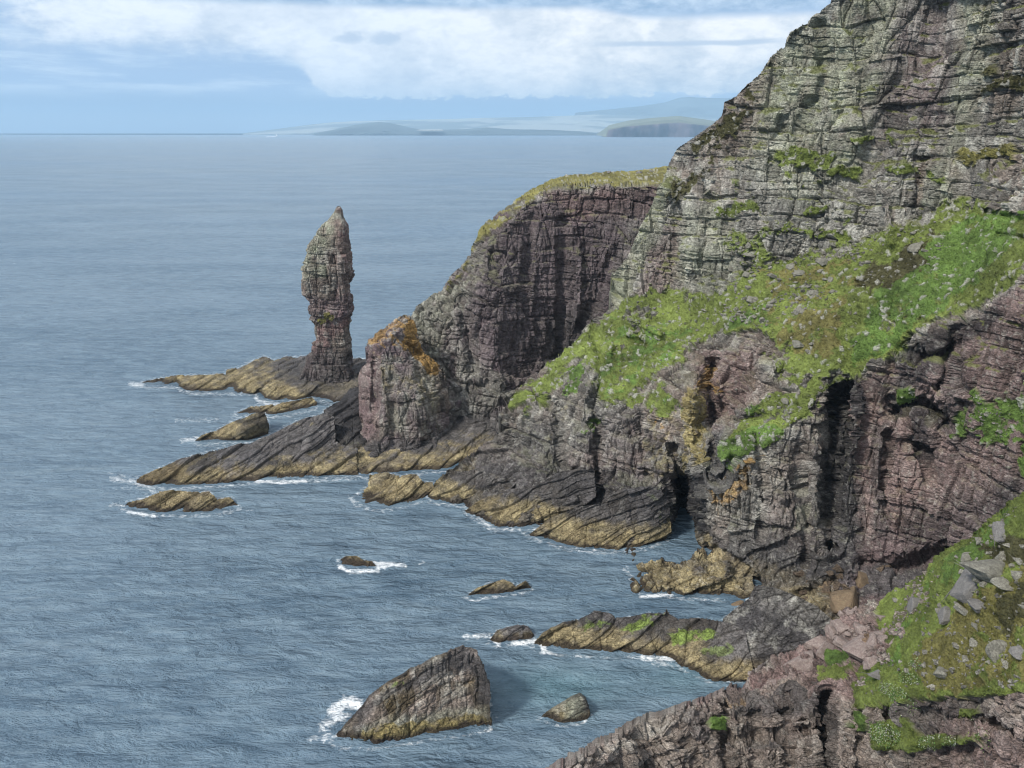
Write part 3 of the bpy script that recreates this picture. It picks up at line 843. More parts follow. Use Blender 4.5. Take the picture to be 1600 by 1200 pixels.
hl_patches = [
    ([(740, 340), (820, 330), (860, 300), (1040, 295), (1040, 500), (860, 640), (740, 560)], 'purple', .85, 20),
    ([(840, 300), (1040, 292), (1030, 340), (900, 345)], 'pink', .6, 12),
    ([(740, 400), (860, 380), (880, 600), (760, 580)], 'dark', .45, 30),
    ([(855, 500), (930, 470), (900, 600), (850, 640)], 'dark', .7, 14), ([(930, 330), (1035, 290), (1010, 370), (960, 470), (880, 580), (880, 420)], 'dark', .4, 16),  # with the purple above, paints shade into the recess and beside the hill
    ([(980, 350), (1030, 330), (1000, 420), (960, 430)], 'pale', .25, 14),
    ([(640, 490), (700, 440), (760, 360), (780, 360), (740, 450), (700, 520), (690, 640), (640, 600)], 'lichen', .4, 18),
    ([(700, 660), (860, 620), (860, 740), (690, 730)], 'dark', .6, 10),
    ([(800, 318), (812, 300), (869, 270), (1100, 250), (1100, 286), (925, 285), (865, 294), (835, 306)], 'fadedgrass', 1.4, 4, .35),
    ([(745, 350), (790, 318), (840, 295), (860, 300), (800, 335), (750, 375)], 'olive', 1, 5, .75),
    ([(690, 450), (727, 405), (745, 358), (752, 370), (735, 415), (700, 455)], 'olive', .9, 5, .95),
    ([(640, 600), (700, 680), (640, 700)], 'dark', .5, 10)]
headland = relief('headland', hl_outline, hl_ctrl, 1.2, hl_dents, hl_patches, amp=.95, tide=(1.5, 5), seed=23, base='grey', base2='purple', turf_auto=.35, dip=(.06, 0), speckle=.12, slabz=3)
tag(headland, kind='structure')

# foreground spur with its grass slope, ledge and cliff
fg_outline = [(1790, 650), (1700, 705), (1600, 775), (1562, 802), (1525, 836), (1476, 866), (1439, 896), (1405, 919), (1375, 934), (1330, 955), (1312, 970), (1295, 985),
              (1266, 997), (1225, 1016), (1205, 1030), (1180, 1048), (1161, 1066), (1127, 1084), (1056, 1110), (1000, 1136), (890, 1198), (830, 1235), (800, 1290), (1790, 1290)]
fg_ctrl = [(1790, 650, 74), (1700, 705, 76), (1600, 775, 79), (1562, 802, 84), (1525, 836, 90), (1476, 866, 97), (1439, 896, 103), (1405, 919, 108), (1375, 934, 113), (1319, 958, Z, 9.5), (1266, 997, Z, 6),
           (1225, 1016, Z, 5), (1180, 1050, Z, 5), (1127, 1084, Z, 6), (1056, 1110, Z, 8), (1000, 1136, Z, 9), (890, 1198, Z, 12), (830, 1235, Z, 13),
           (1600, 900, 69), (1600, 1000, 65), (1600, 1070, 62), (1790, 1000, 60), (1790, 1290, 51), (1500, 900, 81), (1500, 1000, 74), (1500, 1080, 69.5),
           (1400, 960, 98), (1400, 1010, 88), (1400, 1070, 82), (1350, 1000, Z, 14), (1350, 1060, Z, 15), (1330, 1085, Z, 13), (1340, 1030, Z, 14),
           (1290, 1010, Z, 8), (1300, 1060, Z, 11), (1250, 1040, Z, 7), (1200, 1060, Z, 6),
           (1370, 1095, 83.5), (1420, 1098, 77), (1500, 1095, 69), (1600, 1088, 61.5), (1600, 1200, 59), (1500, 1200, 67), (1400, 1200, 76.5), (1400, 1290, 75), (1600, 1290, 57),
           (1380, 1180, 79), (1300, 1105, Z, 9.5), (1300, 1200, 86), (1300, 1290, 81), (1250, 1078, Z, 8.5), (1250, 1200, 89), (1145, 1105, Z, 6.5), (1145, 1200, 88.5),
           (1080, 1130, Z, 7.5), (1060, 1200, 88), (1010, 1152, Z, 8), (1000, 1200, 86.5), (1000, 1290, 84), (950, 1182, Z, 10), (890, 1225, Z, 12), (890, 1290, 76), (800, 1290, 74), (1150, 1290, 82), (1340, 1130, 86), (1330, 1200, 84)]
fg_dents = [([(1290, 1085), (1285, 1130), (1290, 1200)], 9, 4), ([(1330, 1100), (1320, 1200)], 8, -2), ([(1130, 1150), (1220, 1150), (1270, 1140)], 7, 2), ([(1130, 1105), (1128, 1200)], 7, 2),
            ([(1390, 1110), (1400, 1160)], 10, 2.5), ([(1420, 1115), (1500, 1125), (1600, 1145)], 6, 1.6), ([(1180, 1110), (1185, 1200)], 5, 1.2), ([(1230, 1100), (1232, 1200)], 5, 1.5),
            ([(1370, 1165), (1420, 1165), (1500, 1160), (1540, 1150)], 5, -1.2), ([(1060, 1140), (1100, 1200)], 7, 1.2)]
fg_patches = [
    ([(1000, 1130), (1300, 1040), (1380, 1100), (1380, 1290), (800, 1290), (880, 1200)], 'warm', .7, 14),
    ([(1380, 1090), (1790, 1080), (1790, 1290), (1380, 1290)], 'warm', .7, 14),
    ([(1450, 1100), (1600, 1150), (1640, 1290), (1440, 1290)], 'pink', .5, 20),
    ([(1130, 1100), (1160, 1090), (1280, 1075), (1290, 1110), (1250, 1112), (1160, 1118)], 'dark', .7, 8),
    ([(1060, 1110), (1110, 1105), (1110, 1160), (1075, 1160)], 'dark', .6, 8),
    ([(1280, 1080), (1300, 1080), (1300, 1200), (1280, 1200)], 'black', .7, 6),
    ([(1380, 1100), (1500, 1095), (1600, 1130), (1500, 1130), (1410, 1150)], 'dark', .6, 10),
    ([(1130, 1155), (1230, 1150), (1220, 1165), (1140, 1170)], 'dark', .8, 6),
    ([(1260, 990), (1320, 960), (1400, 960), (1420, 1000), (1350, 1060), (1320, 1090), (1250, 1070), (1200, 1050)], 'pink', .7, 8),
    ([(1000, 1140), (1180, 1060), (1190, 1075), (1120, 1095), (1060, 1125), (1000, 1155), (890, 1215), (880, 1200)], 'pale', .35, 8),
    ([(1340, 1000), (1362, 990), (1368, 1012), (1342, 1016)], 'orange', .5, 5),
    ([(1135, 1085), (1175, 1078), (1165, 1100), (1135, 1108)], 'orange', .4, 6),
    ([(1600, 765), (1700, 690), (1800, 640), (1800, 1085), (1600, 1088), (1500, 1085), (1420, 1092), (1370, 1100), (1345, 1100), (1328, 1078), (1350, 1045), (1390, 1010), (1370, 985),
      (1372, 950), (1380, 930), (1440, 893), (1525, 832)], 'grass', 1.2, 8, .38),
    ([(1590, 785), (1610, 790), (1560, 850), (1480, 930), (1430, 990), (1400, 1040), (1370, 1080), (1340, 1070), (1390, 1020), (1400, 960), (1480, 880)], 'lush', .55, 12, .42),
    ([(1480, 960), (1600, 880), (1700, 850), (1700, 1080), (1440, 1080), (1420, 1040)], 'olive', .9, 16, .45),
    ([(1540, 860), (1600, 830), (1640, 880), (1570, 880)], 'heath', .8, 8, .5),
    ([(1560, 930), (1620, 900), (1620, 970), (1560, 1000)], 'heath', .8, 10, .6),
    ([(1290, 1020), (1330, 1010), (1335, 1030), (1290, 1038)], 'lush', .9, 5, .45),
    ([(1270, 1035), (1330, 1035), (1320, 1055), (1270, 1060)], 'grass', .9, 5, .6),
    ([(1110, 1120), (1135, 1118), (1130, 1135), (1112, 1138)], 'lush', 1, 4, .45),
    ([(1335, 1110), (1360, 1115), (1355, 1140), (1330, 1135)], 'lush', 1, 5, .4),
    ([(1360, 1130), (1410, 1120), (1430, 1150), (1500, 1150), (1540, 1148), (1500, 1165), (1420, 1175), (1370, 1170)], 'grass', 1, 5, .4),
    ([(1495, 1110), (1520, 1110), (1520, 1122), (1497, 1122)], 'grass', 1, 4, .4)]
foreground = relief('grass_slope', fg_outline, fg_ctrl, 1.0, fg_dents, fg_patches, amp=.85, dip=(-.06, .03), tide=None, seed=43, fine=.35, sc=.95, groove=2.2, base='warm', base2='pink', speckle=.18, back=.7)
tag(foreground, kind='structure')


# ------------------------------------------------------------------ buttress, stack and rocks in the sea
def rock_thing(name, label, cat, outline, ctrl, group=None, **kw):
    o = relief(name, outline, ctrl, **kw)
    tag(o, label, cat, group)
    return o


bt_outline = [(577, 531), (591, 520), (605, 508), (620, 497), (632, 491), (642, 493), (650, 505), (656, 535), (672, 556), (689, 572), (697, 600), (701, 617), (703, 644), (698, 675), (696, 700), (700, 722),
              (640, 730), (580, 722), (556, 700), (560, 670), (561, 632), (560, 590), (563, 574), (574, 562)]
bt_ctrl = [(577, 531, 222), (591, 520, 224), (620, 497, 226), (642, 493, 228), (656, 535, 226), (689, 572, 225), (703, 644, 221), (696, 700, 212), (563, 574, 220), (560, 632, 218), (556, 700, 212),
           (590, 560, 213), (640, 560, 216), (620, 520, 219), (600, 620, 208), (650, 620, 209), (600, 680, 205), (650, 680, 205), (580, 600, 212), (578, 680, 208), (640, 730, Z, .5), (580, 722, Z, .5), (700, 722, Z, 1), (635, 705, Z, 2.5), (684, 620, 215), (684, 690, 209)]
rock_thing('rock_buttress', 'tall blunt buttress crusted with orange lichen at the foot of the far headland', 'rock buttress', bt_outline, bt_ctrl,
           step=1.0, amp=.65, seed=61, tide=(-3, 4), base='warm', base2='purple', soft=2, back=.8, speckle=.1,
           dents=[([(585, 560), (583, 640)], 5, 2.5), ([(655, 545), (650, 600)], 6, 1.5), ([(610, 590), (615, 690)], 5, 1.3)],
           patches=[([(560, 570), (590, 540), (590, 680), (558, 690)], 'pink', .5, 8), ([(600, 560), (680, 560), (690, 680), (600, 680)], 'lichen', .3, 12), ([(590, 520), (650, 520), (690, 580), (690, 640), (600, 620), (580, 560)], 'ochre', .42, 14),
                    ([(575, 535), (625, 495), (645, 493), (645, 530), (590, 548)], 'orange', .8, 7), ([(632, 505), (650, 500), (660, 545), (688, 575), (672, 588), (645, 560), (632, 530)], 'orange', 1.1, 5), ([(560, 690), (700, 690), (700, 730), (560, 730)], 'dark', .8, 6)])

# the stack: a closed loft of oblong rings
prof = [(322, 527, 531), (328, 524, 535), (340, 516, 537), (350, 505, 543), (362, 496, 545), (380, 486, 546), (392, 482, 548), (405, 478, 549), (418, 474, 550), (433, 472, 551), (445, 473, 550), (452, 474, 549),
        (458, 475, 549), (464, 480, 550), (467, 484, 551), (480, 486, 551), (487, 487, 548), (497, 488, 545), (501, 492, 545), (520, 493, 544), (528, 495, 545), (532, 489, 547), (548, 486, 548), (552, 481, 549),
        (566, 476, 549), (580, 472, 551), (592, 464, 554), (606, 455, 558), (625, 448, 562)]
pr = np.array(prof, float)
SD = 272.0
nrow, ncol = 420, 520
yy = np.linspace(322.5, 624, nrow)
L_ = np.interp(yy, pr[:, 0], pr[:, 1]); R_ = np.interp(yy, pr[:, 0], pr[:, 2])
PL, PR = at(L_, yy, SD), at(R_, yy, SD)
hw = (PR[:, 0] - PL[:, 0]) / 2; cx_ = (PR[:, 0] + PL[:, 0]) / 2
th = np.linspace(0, 2 * np.pi, ncol)
ca, sa = -np.sin(th), np.cos(th)
se = lambda v: np.sign(v) * np.abs(v) ** .6
SP = np.empty((nrow, ncol, 3))
SP[..., 0] = cx_[:, None] + hw[:, None] * se(ca)[None]
SP[..., 1] = SD + (hw * .75 + .4)[:, None] * se(sa)[None]
SP[..., 2] = PL[:, 2][:, None]
lp = [(470, 560), (600, 560)]
samp = (np.clip(hw / 8.5, .06, 1) ** 1.3 * .62)[:, None]
stack = relief('sea_stack', None, None, amp=samp, dip=(.04, .02), seed=71, base='warm', base2='pink', coarse=True, ledge=.5, fine=.4, sc=.62, groove=1.2, tide=(-4, 4), surface=SP, speckle=.08,
               patches=[([(520, 325), (540, 345), (520, 380), (505, 400), (490, 430), (470, 440), (472, 400), (500, 345)], 'lichen', .7, 8), ([(520, 325), (530, 350), (505, 400), (485, 400), (500, 350)], 'algae', .14, 6),
                        ([(488, 418), (512, 414), (514, 433), (492, 436)], 'lichen', .8, 3), ([(495, 480), (520, 480), (515, 505), (495, 505)], 'olive', .5, 5), ([(520, 340), (552, 350), (552, 500), (525, 500)], 'pink', .35, 10),
                        ([(500, 485), (510, 484), (509, 489), (500, 490)], 'white', .95, 1.5), ([(450, 545), (570, 545), (570, 630), (440, 630)], 'dark', .75, 10), ([(470, 465), (552, 465), (552, 500), (485, 500)], 'purple', .6, 6)])
tag(stack, 'tall slender sea stack of layered reddish rock standing in the sea off the headland', 'sea stack')

LOW = dict(step=1.0, amp=.42, tide=(6, 5), base='dark', base2='brown', soft=2, back=.35, coarse=False, dip=(-.35, -.1), slabz=60, sc=.7, groove=1.5)


def lowrock(name, label, cat, outline, ctrl, group=None, **kw):
    d = dict(LOW); d.update(kw)
    # the waterline is a little under water so that the sea cuts the foot of the rock
    return rock_thing(name, label, cat, outline, ctrl, group, **d)


lowrock('rock_platform', 'flat shelving rock platform at the foot of the tall stack', 'rock platform',
        [(219, 597), (248, 590), (281, 586), (320, 585), (352, 583), (354, 577), (373, 574), (390, 565), (412, 556), (428, 562), (445, 557), (476, 556), (530, 560), (572, 560), (600, 600), (590, 640), (524, 634), (500, 625), (487, 624), (450, 631), (412, 629), (398, 621), (404, 614), (360, 615), (300, 615), (284, 609), (276, 604), (225, 605)],
        [(219, 597, Z, 0), (248, 590, Z, .8), (281, 587, Z, 1.4), (352, 583, Z, 2.2), (373, 575, Z, 2.6), (412, 557, Z, 3.6), (445, 558, Z, 4), (476, 558, Z, 5), (572, 560, Z, 4.5), (225, 604, Z, -.5), (276, 603, Z, -.5), (284, 600, Z, 1.3), (284, 610, Z, -.5), (300, 614, Z, -.6), (360, 614, Z, -.5), (400, 602, Z, 2.4), (404, 613, Z, -.3),
         (330, 598, Z, 2), (440, 590, Z, 3.5), (398, 622, Z, -.4), (412, 628, Z, -.6), (450, 630, Z, -.5), (487, 622, Z, -.4), (420, 612, Z, 2), (480, 606, Z, 3), (524, 632, Z, -.3), (530, 600, Z, 3), (590, 640, Z, 1), (600, 600, Z, 4)],
        seed=81, tide=(3.0, 9), patches=[([(420, 565), (570, 555), (590, 640), (520, 640), (440, 595)], 'dark', .7, 6)])
lowrock('sea_rock', 'narrow tan tongue of rock just below the stack platform', 'sea rock',
        [(362, 648), (390, 635), (446, 628), (487, 620), (496, 628), (494, 638), (450, 649), (420, 651), (380, 652)],
        [(362, 648, Z, -.3), (390, 636, Z, 1), (446, 628, Z, 1.8), (487, 621, Z, 2), (496, 628, Z, 1), (494, 638, Z, -.6), (450, 648, Z, -.6), (420, 650, Z, -.6), (380, 652, Z, -.6), (430, 638, Z, 1.5)], seed=83)
lowrock('sea_rock', 'dark wedge shaped rock broken into two steps off the long slab', 'sea rock',
        [(302, 690), (315, 679), (337, 672), (360, 659), (388, 648), (414, 641), (419, 659), (420, 679), (390, 691), (337, 692), (311, 696)],
        [(302, 690, Z, -.3), (315, 679, Z, 1.6), (337, 672, Z, 2.2), (360, 659, Z, 4), (388, 648, Z, 6), (414, 641, Z, 7), (419, 659, Z, 4), (420, 679, Z, -.5), (390, 690, Z, -.6), (337, 691, Z, -.6), (311, 695, Z, -.6), (380, 668, Z, 4.3)],
        seed=85, patches=[([(360, 655), (420, 640), (425, 665), (380, 665)], 'black', .8, 5)])
lowrock('shore_rock', 'long low slab running out to a brown pointed tip in the sea', 'shore rock',
        [(208, 752), (240, 735), (277, 720), (330, 703), (390, 691), (427, 676), (461, 658), (506, 645), (522, 650), (525, 690), (560, 700), (560, 742), (487, 748), (431, 752), (345, 759), (274, 763), (229, 762)],
        [(208, 752, Z, -.3), (240, 735, Z, 2), (277, 720, Z, 3), (330, 703, Z, 4.5), (390, 691, Z, 5.5), (427, 676, Z, 7), (461, 658, Z, 9), (506, 645, Z, 11), (522, 650, Z, 10), (525, 690, Z, 4), (560, 700, Z, 4), (560, 742, Z, 0), (487, 747, Z, -.5), (431, 751, Z, -.5), (345, 758, Z, -.5), (274, 762, Z, -.5), (229, 761, Z, -.5),
         (300, 735, Z, 2.6), (360, 728, Z, 2.6), (420, 722, Z, 2.8), (480, 712, Z, 3), (480, 690, Z, 6), (400, 706, Z, 4.8), (510, 735, Z, 1.5)],
        seed=87, amp=.5, tide=(2.2, 14), patches=[([(460, 665), (510, 645), (522, 660), (480, 675)], 'ochre', .35, 5), ([(210, 745), (280, 720), (300, 750), (230, 765)], 'brown', .7, 10)])
lowrock('rock_shelf', 'pale tan shelf of rock along the water below the lichen covered buttress', 'rock shelf',
        [(505, 640), (530, 625), (545, 605), (566, 600), (600, 640), (690, 640), (760, 660), (790, 690), (748, 700), (742, 715), (728, 728), (700, 735), (640, 741), (562, 746), (487, 752), (435, 752), (480, 728), (520, 712), (528, 690), (515, 670)],
        [(505, 640, Z, 9), (530, 625, Z, 9), (545, 605, Z, 10), (566, 600, Z, 11), (600, 640, Z, 6), (690, 640, Z, 6), (790, 690, Z, 2), (742, 715, Z, .5), (728, 728, Z, -.6), (700, 735, Z, -.6), (640, 741, Z, -.6), (562, 746, Z, -.6), (487, 751, Z, -.6), (435, 751, Z, -.6), (480, 728, Z, 1.5), (520, 712, Z, 2.5), (528, 690, Z, 3.5), (515, 670, Z, 4),
         (540, 660, Z, 6), (575, 700, Z, 2.4), (640, 715, Z, 1.8), (640, 722, Z, 1.6), (700, 712, Z, 1.5), (580, 722, Z, 1.5)],
        seed=89, amp=.5, tide=(2.0, 12), patches=[([(500, 600), (566, 590), (575, 690), (520, 690)], 'black', .7, 8), ([(530, 690), (620, 690), (600, 705), (530, 705)], 'algae', .12, 6)])
lowrock('sea_rock', 'long rounded brown rock lying alone in the water left of the bay', 'sea rock',
        [(186, 794), (199, 783), (217, 780), (247, 768), (274, 765), (300, 768), (326, 766), (340, 778), (360, 776), (376, 792), (360, 799), (337, 804), (281, 806), (232, 804), (206, 800)],
        [(186, 794, Z, -.3), (199, 783, Z, 1), (217, 780, Z, 1.2), (247, 768, Z, 2.3), (274, 765, Z, 2.8), (300, 768, Z, 2.5), (326, 766, Z, 3), (340, 779, Z, 1.3), (360, 777, Z, 1.3), (376, 792, Z, -.4), (360, 799, Z, -.6), (337, 804, Z, -.6), (281, 806, Z, -.6), (232, 804, Z, -.6), (206, 800, Z, -.5), (250, 785, Z, 1.8), (310, 783, Z, 2.2)],
        seed=91, amp=.5, patches=[([(186, 760), (380, 760), (380, 810), (186, 810)], 'brown', .35, 10)])
lowrock('sea_rock', 'tiny brown rock ringed by white foam in the middle of the bay', 'sea rock',
        [(527, 876), (540, 868), (559, 869), (569, 875), (581, 877), (591, 887), (570, 891), (544, 890), (533, 882)],
        [(527, 876, Z, -.2), (540, 868, Z, .9), (559, 869, Z, 1), (569, 876, Z, .7), (581, 877, Z, 1), (591, 887, Z, -.3), (570, 891, Z, -.5), (544, 890, Z, -.5), (533, 882, Z, .1), (560, 880, Z, .5)], seed=93, amp=.3, patches=[([(520, 860), (600, 860), (600, 900), (520, 900)], 'brown', .6, 8)])
lowrock('sea_rock', 'slanting pair of low rocks in the bay left of the cave', 'sea rock',
        [(727, 932), (746, 918), (787, 905), (801, 911), (806, 916), (821, 907), (833, 921), (802, 928), (769, 933), (735, 937)],
        [(727, 932, Z, -.2), (746, 918, Z, 1.2), (787, 905, Z, 2.2), (801, 911, Z, 1.6), (806, 916, Z, .9), (821, 907, Z, 2), (833, 921, Z, -.4), (802, 928, Z, -.5), (769, 933, Z, -.5), (735, 937, Z, -.5), (790, 917, Z, 1)], seed=95, amp=.3, dip=(-.5, 0))
lowrock('sea_rock', 'small dark rock just off the tip of the algae streaked ledge', 'sea rock',
        [(762, 1004), (776, 986), (795, 980), (811, 975), (826, 980), (836, 994), (814, 1003), (780, 1009)],
        [(762, 1004, Z, -.3), (776, 986, Z, 1.4), (795, 980, Z, 1.9), (811, 975, Z, 2.5), (826, 980, Z, 2), (836, 994, Z, -.1), (814, 1003, Z, -.5), (780, 1009, Z, -.5)], seed=97, amp=.35, dip=(-.5, 0), tide=(.5, 5))
lowrock('rock_ledge', 'low rock ledge streaked with bright green algae reaching into the bay', 'rock ledge',
        [(830, 1012), (847, 989), (881, 973), (904, 969), (930, 956), (952, 958), (962, 966), (985, 964), (1012, 958), (1042, 956), (1060, 968), (1094, 966), (1139, 974), (1165, 985), (1180, 1060), (1120, 1068), (1075, 1052), (1054, 1036), (1040, 1030), (1000, 1028), (922, 1025), (885, 1023), (847, 1018)],
        [(830, 1012, Z, -.3), (847, 989, Z, 2), (881, 973, Z, 3.2), (904, 969, Z, 3.6), (930, 956, Z, 5), (952, 958, Z, 4.8), (962, 967, Z, 3.8), (1012, 958, Z, 4.8), (1042, 956, Z, 5), (1060, 970, Z, 4), (1094, 966, Z, 5), (1139, 974, Z, 5), (1165, 985, Z, 5), (1180, 1060, Z, 1), (1120, 1067, Z, -.5), (1075, 1051, Z, -.5), (1054, 1035, Z, -.4),
         (1040, 1030, Z, -.5), (1000, 1027, Z, -.5), (922, 1024, Z, -.6), (885, 1022, Z, -.6), (847, 1017, Z, -.5), (900, 1000, Z, 1.6), (960, 1000, Z, 1.8), (1020, 1000, Z, 2), (1060, 1005, Z, 2), (1100, 1000, Z, 3), (1110, 1030, Z, 2)],
        seed=99, amp=.5, dip=(-.6, .1), tide=(2.2, 8), patches=[([(900, 985), (945, 968), (960, 972), (920, 992)], 'algae', .8, 6), ([(960, 985), (1010, 960), (1035, 962), (985, 992)], 'algae', .9, 6), ([(1045, 990), (1110, 980), (1125, 998), (1100, 1006), (1050, 1002)], 'algae', .9, 6), ([(1090, 1020), (1140, 1010), (1140, 1022), (1100, 1028)], 'algae', .6, 5)])
lowrock('rock_outcrop', 'dark blocky outcrop between the cave shore and the near boulders', 'rock outcrop',
        [(1128, 968), (1150, 950), (1169, 936), (1180, 914), (1210, 918), (1240, 929), (1277, 947), (1305, 972), (1325, 1010), (1270, 1060), (1170, 1082), (1135, 1070), (1135, 1030)],
        [(1128, 968, Z, 4.5), (1150, 950, Z, 7), (1169, 936, Z, 8.5), (1180, 914, Z, 11), (1210, 918, Z, 11), (1240, 929, Z, 10.5), (1277, 947, Z, 9.5), (1305, 972, Z, 8), (1325, 1010, Z, 6), (1270, 1060, Z, 2), (1170, 1082, Z, -.5), (1135, 1070, Z, -.5), (1135, 1030, Z, 0),
         (1170, 1000, Z, 4), (1230, 990, Z, 6), (1200, 950, Z, 8), (1230, 1030, Z, 3), (1280, 1000, Z, 6)],
        seed=101, amp=.6, coarse=False, tide=(-2, 3), dip=(-.3, .1), slabz=-9, base='dark', base2='grey', patches=[([(1130, 1040), (1200, 1030), (1180, 1080), (1130, 1080)], 'brown', .6, 8), ([(1150, 1065), (1220, 1030), (1225, 1040), (1170, 1075)], 'algae', .3, 6)])
lowrock('sea_rock', 'small pointed rock with a pale lichen face standing alone near the bottom', 'sea rock',
        [(840, 1123), (865, 1108), (892, 1092), (906, 1086), (915, 1093), (923, 1116), (911, 1130), (874, 1134)],
        [(840, 1123, Z, -.3), (865, 1108, Z, 1.3), (892, 1092, Z, 3), (906, 1086, Z, 3.7), (915, 1093, Z, 3.3), (923, 1116, Z, .3), (911, 1130, Z, -.5), (874, 1134, Z, -.5), (895, 1110, Z, 1.7)], seed=103, amp=.25, tide=(.6, .5), base='ochre', base2='dark', step=.8,
        patches=[([(885, 1095), (910, 1085), (915, 1120), (880, 1125)], 'lichen', .5, 6)])
lowrock('sea_rock', 'largest sea rock, wedge shaped with a high right edge and a pale tide band', 'sea rock',
        [(514, 1160), (540, 1135), (562, 1110), (575, 1092), (600, 1072), (640, 1050), (680, 1030), (700, 1022), (722, 1015), (742, 1018), (744, 1027), (754, 1040), (761, 1062), (766, 1090), (767, 1141), (730, 1147), (660, 1157), (600, 1167), (560, 1169), (530, 1166)],
        [(514, 1160, Z, -.4), (540, 1135, Z, 1.6), (562, 1110, Z, 3.5), (575, 1092, Z, 4.8), (600, 1072, Z, 6.5), (640, 1050, Z, 8.3), (680, 1030, Z, 10.3), (722, 1015, Z, 12), (742, 1018, Z, 12), (754, 1040, Z, 10.3), (761, 1062, Z, 8.5), (766, 1090, Z, 5.5), (767, 1141, Z, -.5), (730, 1147, Z, -.6), (660, 1157, Z, -.6), (600, 1167, Z, -.6), (560, 1169, Z, -.6), (530, 1166, Z, -.6),
         (650, 1090, 100), (700, 1060, 102), (640, 1130, 98), (720, 1120, 100), (730, 1060, 102.6), (580, 1130, 97.4), (690, 1100, 100.5), (752, 1100, 101)],
        seed=105, amp=.30, step=.8, coarse=True, slabz=-20, tide=(1.0, 0), base='brown', base2='warm', back=.4, dip=(-.45, 0),
        patches=[([(560, 1110), (620, 1070), (720, 1010), (770, 1040), (775, 1105), (745, 1100), (735, 1050), (700, 1050), (600, 1090), (560, 1125)], 'dark', .9, 8), ([(520, 1165), (560, 1115), (580, 1110), (550, 1170)], 'dark', .6, 8),
                 ([(540, 1150), (600, 1118), (765, 1105), (768, 1119), (600, 1135)], 'lichen', .5, 7), ([(540, 1150), (600, 1128), (765, 1116), (768, 1145), (560, 1172)], 'ochre', .85, 6), ([(625, 1075), (680, 1068), (670, 1090), (630, 1100)], 'ochre', .5, 7), ([(605, 1070), (622, 1062), (625, 1066), (606, 1078)], 'algae', .6, 4),
                 ([(505, 1176), (530, 1158), (600, 1158), (770, 1133), (770, 1145), (600, 1175)], 'black', .9, 3)])
lowrock('sea_rock', 'cluster of tilted pale yellow rocks at the water edge under the spur', 'sea rock',
        [(549, 777), (565, 766), (574, 759), (577, 741), (604, 737), (625, 742), (652, 740), (660, 752), (676, 753), (680, 764), (668, 780), (650, 786), (637, 791), (596, 798), (570, 793)],
        [(549, 777, Z, -.4), (574, 759, Z, 1.6), (577, 741, Z, 3.2), (604, 737, Z, 3.8), (652, 740, Z, 3.6), (660, 752, Z, 2.4), (676, 753, Z, 2.2), (680, 764, Z, 1), (668, 780, Z, -.5), (637, 791, Z, -.6), (596, 798, Z, -.6), (570, 793, Z, -.5), (610, 765, Z, 2), (630, 775, Z, 1.2)],
        seed=107, amp=.55, dip=(-.7, .2), tide=(9, 9))

lowrock('shore_rock', 'pale tan slab sloping into the water at the left end of the spur shore', 'shore rock',
        [(668, 775), (684, 756), (706, 742), (740, 733), (780, 742), (806, 756), (790, 774), (766, 784), (740, 790), (700, 789), (675, 784)],
        [(668, 775, Z, .2), (684, 756, Z, 3.2), (706, 742, Z, 5.2), (740, 733, Z, 7.5), (780, 742, Z, 7.5), (806, 756, Z, 6), (790, 774, Z, 3), (766, 784, Z, -.2), (740, 790, Z, -.6), (700, 789, Z, -.6), (675, 784, Z, -.5), (740, 762, Z, 4), (705, 770, Z, 2)],
        seed=111, amp=.5, dip=(-.6, .1), tide=(3.2, 9))
lowrock('shore_rock', 'middle tan slab on the spur shore, dark grey along its upper right', 'shore rock',
        [(724, 799), (745, 784), (765, 774), (800, 768), (832, 762), (872, 738), (900, 732), (928, 735), (932, 776), (905, 796), (874, 812), (845, 823), (811, 829), (768, 828), (745, 812)],
        [(724, 799, Z, -.2), (745, 784, Z, 2.8), (765, 774, Z, 4.2), (800, 768, Z, 6), (832, 762, Z, 7.5), (872, 738, Z, 11.5), (900, 732, Z, 13), (928, 735, Z, 13.5), (932, 776, Z, 8), (905, 796, Z, 4), (874, 812, Z, 1), (845, 823, Z, -.6), (811, 829, Z, -.7), (768, 828, Z, -.7), (745, 812, Z, -.5), (800, 800, Z, 2.6), (870, 780, Z, 6.5), (850, 800, Z, 3)],
        seed=113, amp=.55, dip=(-.6, .1), tide=(4.2, 14), patches=[([(850, 735), (935, 730), (935, 790), (900, 790), (870, 760)], 'dark', .7, 6), ([(855, 735), (890, 733), (890, 765), (850, 765)], 'algae', .35, 6)])
lowrock('shore_rock', 'widest tan slab on the spur shore, ending beside the cave mouth', 'shore rock',
        [(824, 837), (845, 820), (862, 808), (905, 792), (938, 786), (972, 762), (1000, 758), (1030, 762), (1046, 782), (1050, 828), (1040, 846), (1010, 857), (969, 864), (920, 862), (880, 856), (850, 846)],
        [(824, 837, Z, -.2), (845, 820, Z, 2.6), (862, 808, Z, 4.4), (905, 792, Z, 7), (938, 786, Z, 8), (972, 762, Z, 12), (1000, 758, Z, 13.5), (1030, 762, Z, 13.5), (1046, 782, Z, 10), (1050, 828, Z, 2.5), (1040, 846, Z, -.3), (1010, 857, Z, -.7), (969, 864, Z, -.8), (920, 862, Z, -.8), (880, 856, Z, -.7), (850, 846, Z, -.6), (900, 825, Z, 2.8), (960, 815, Z, 4.8), (1010, 820, Z, 4.6), (980, 840, Z, 1.8)],
        seed=115, amp=.55, dip=(-.6, .1), tide=(4.2, 16), patches=[([(965, 755), (1050, 755), (1055, 815), (1010, 810), (990, 785)], 'dark', .75, 6), ([(1015, 768), (1050, 768), (1050, 812), (1015, 808)], 'algae', .3, 6)])


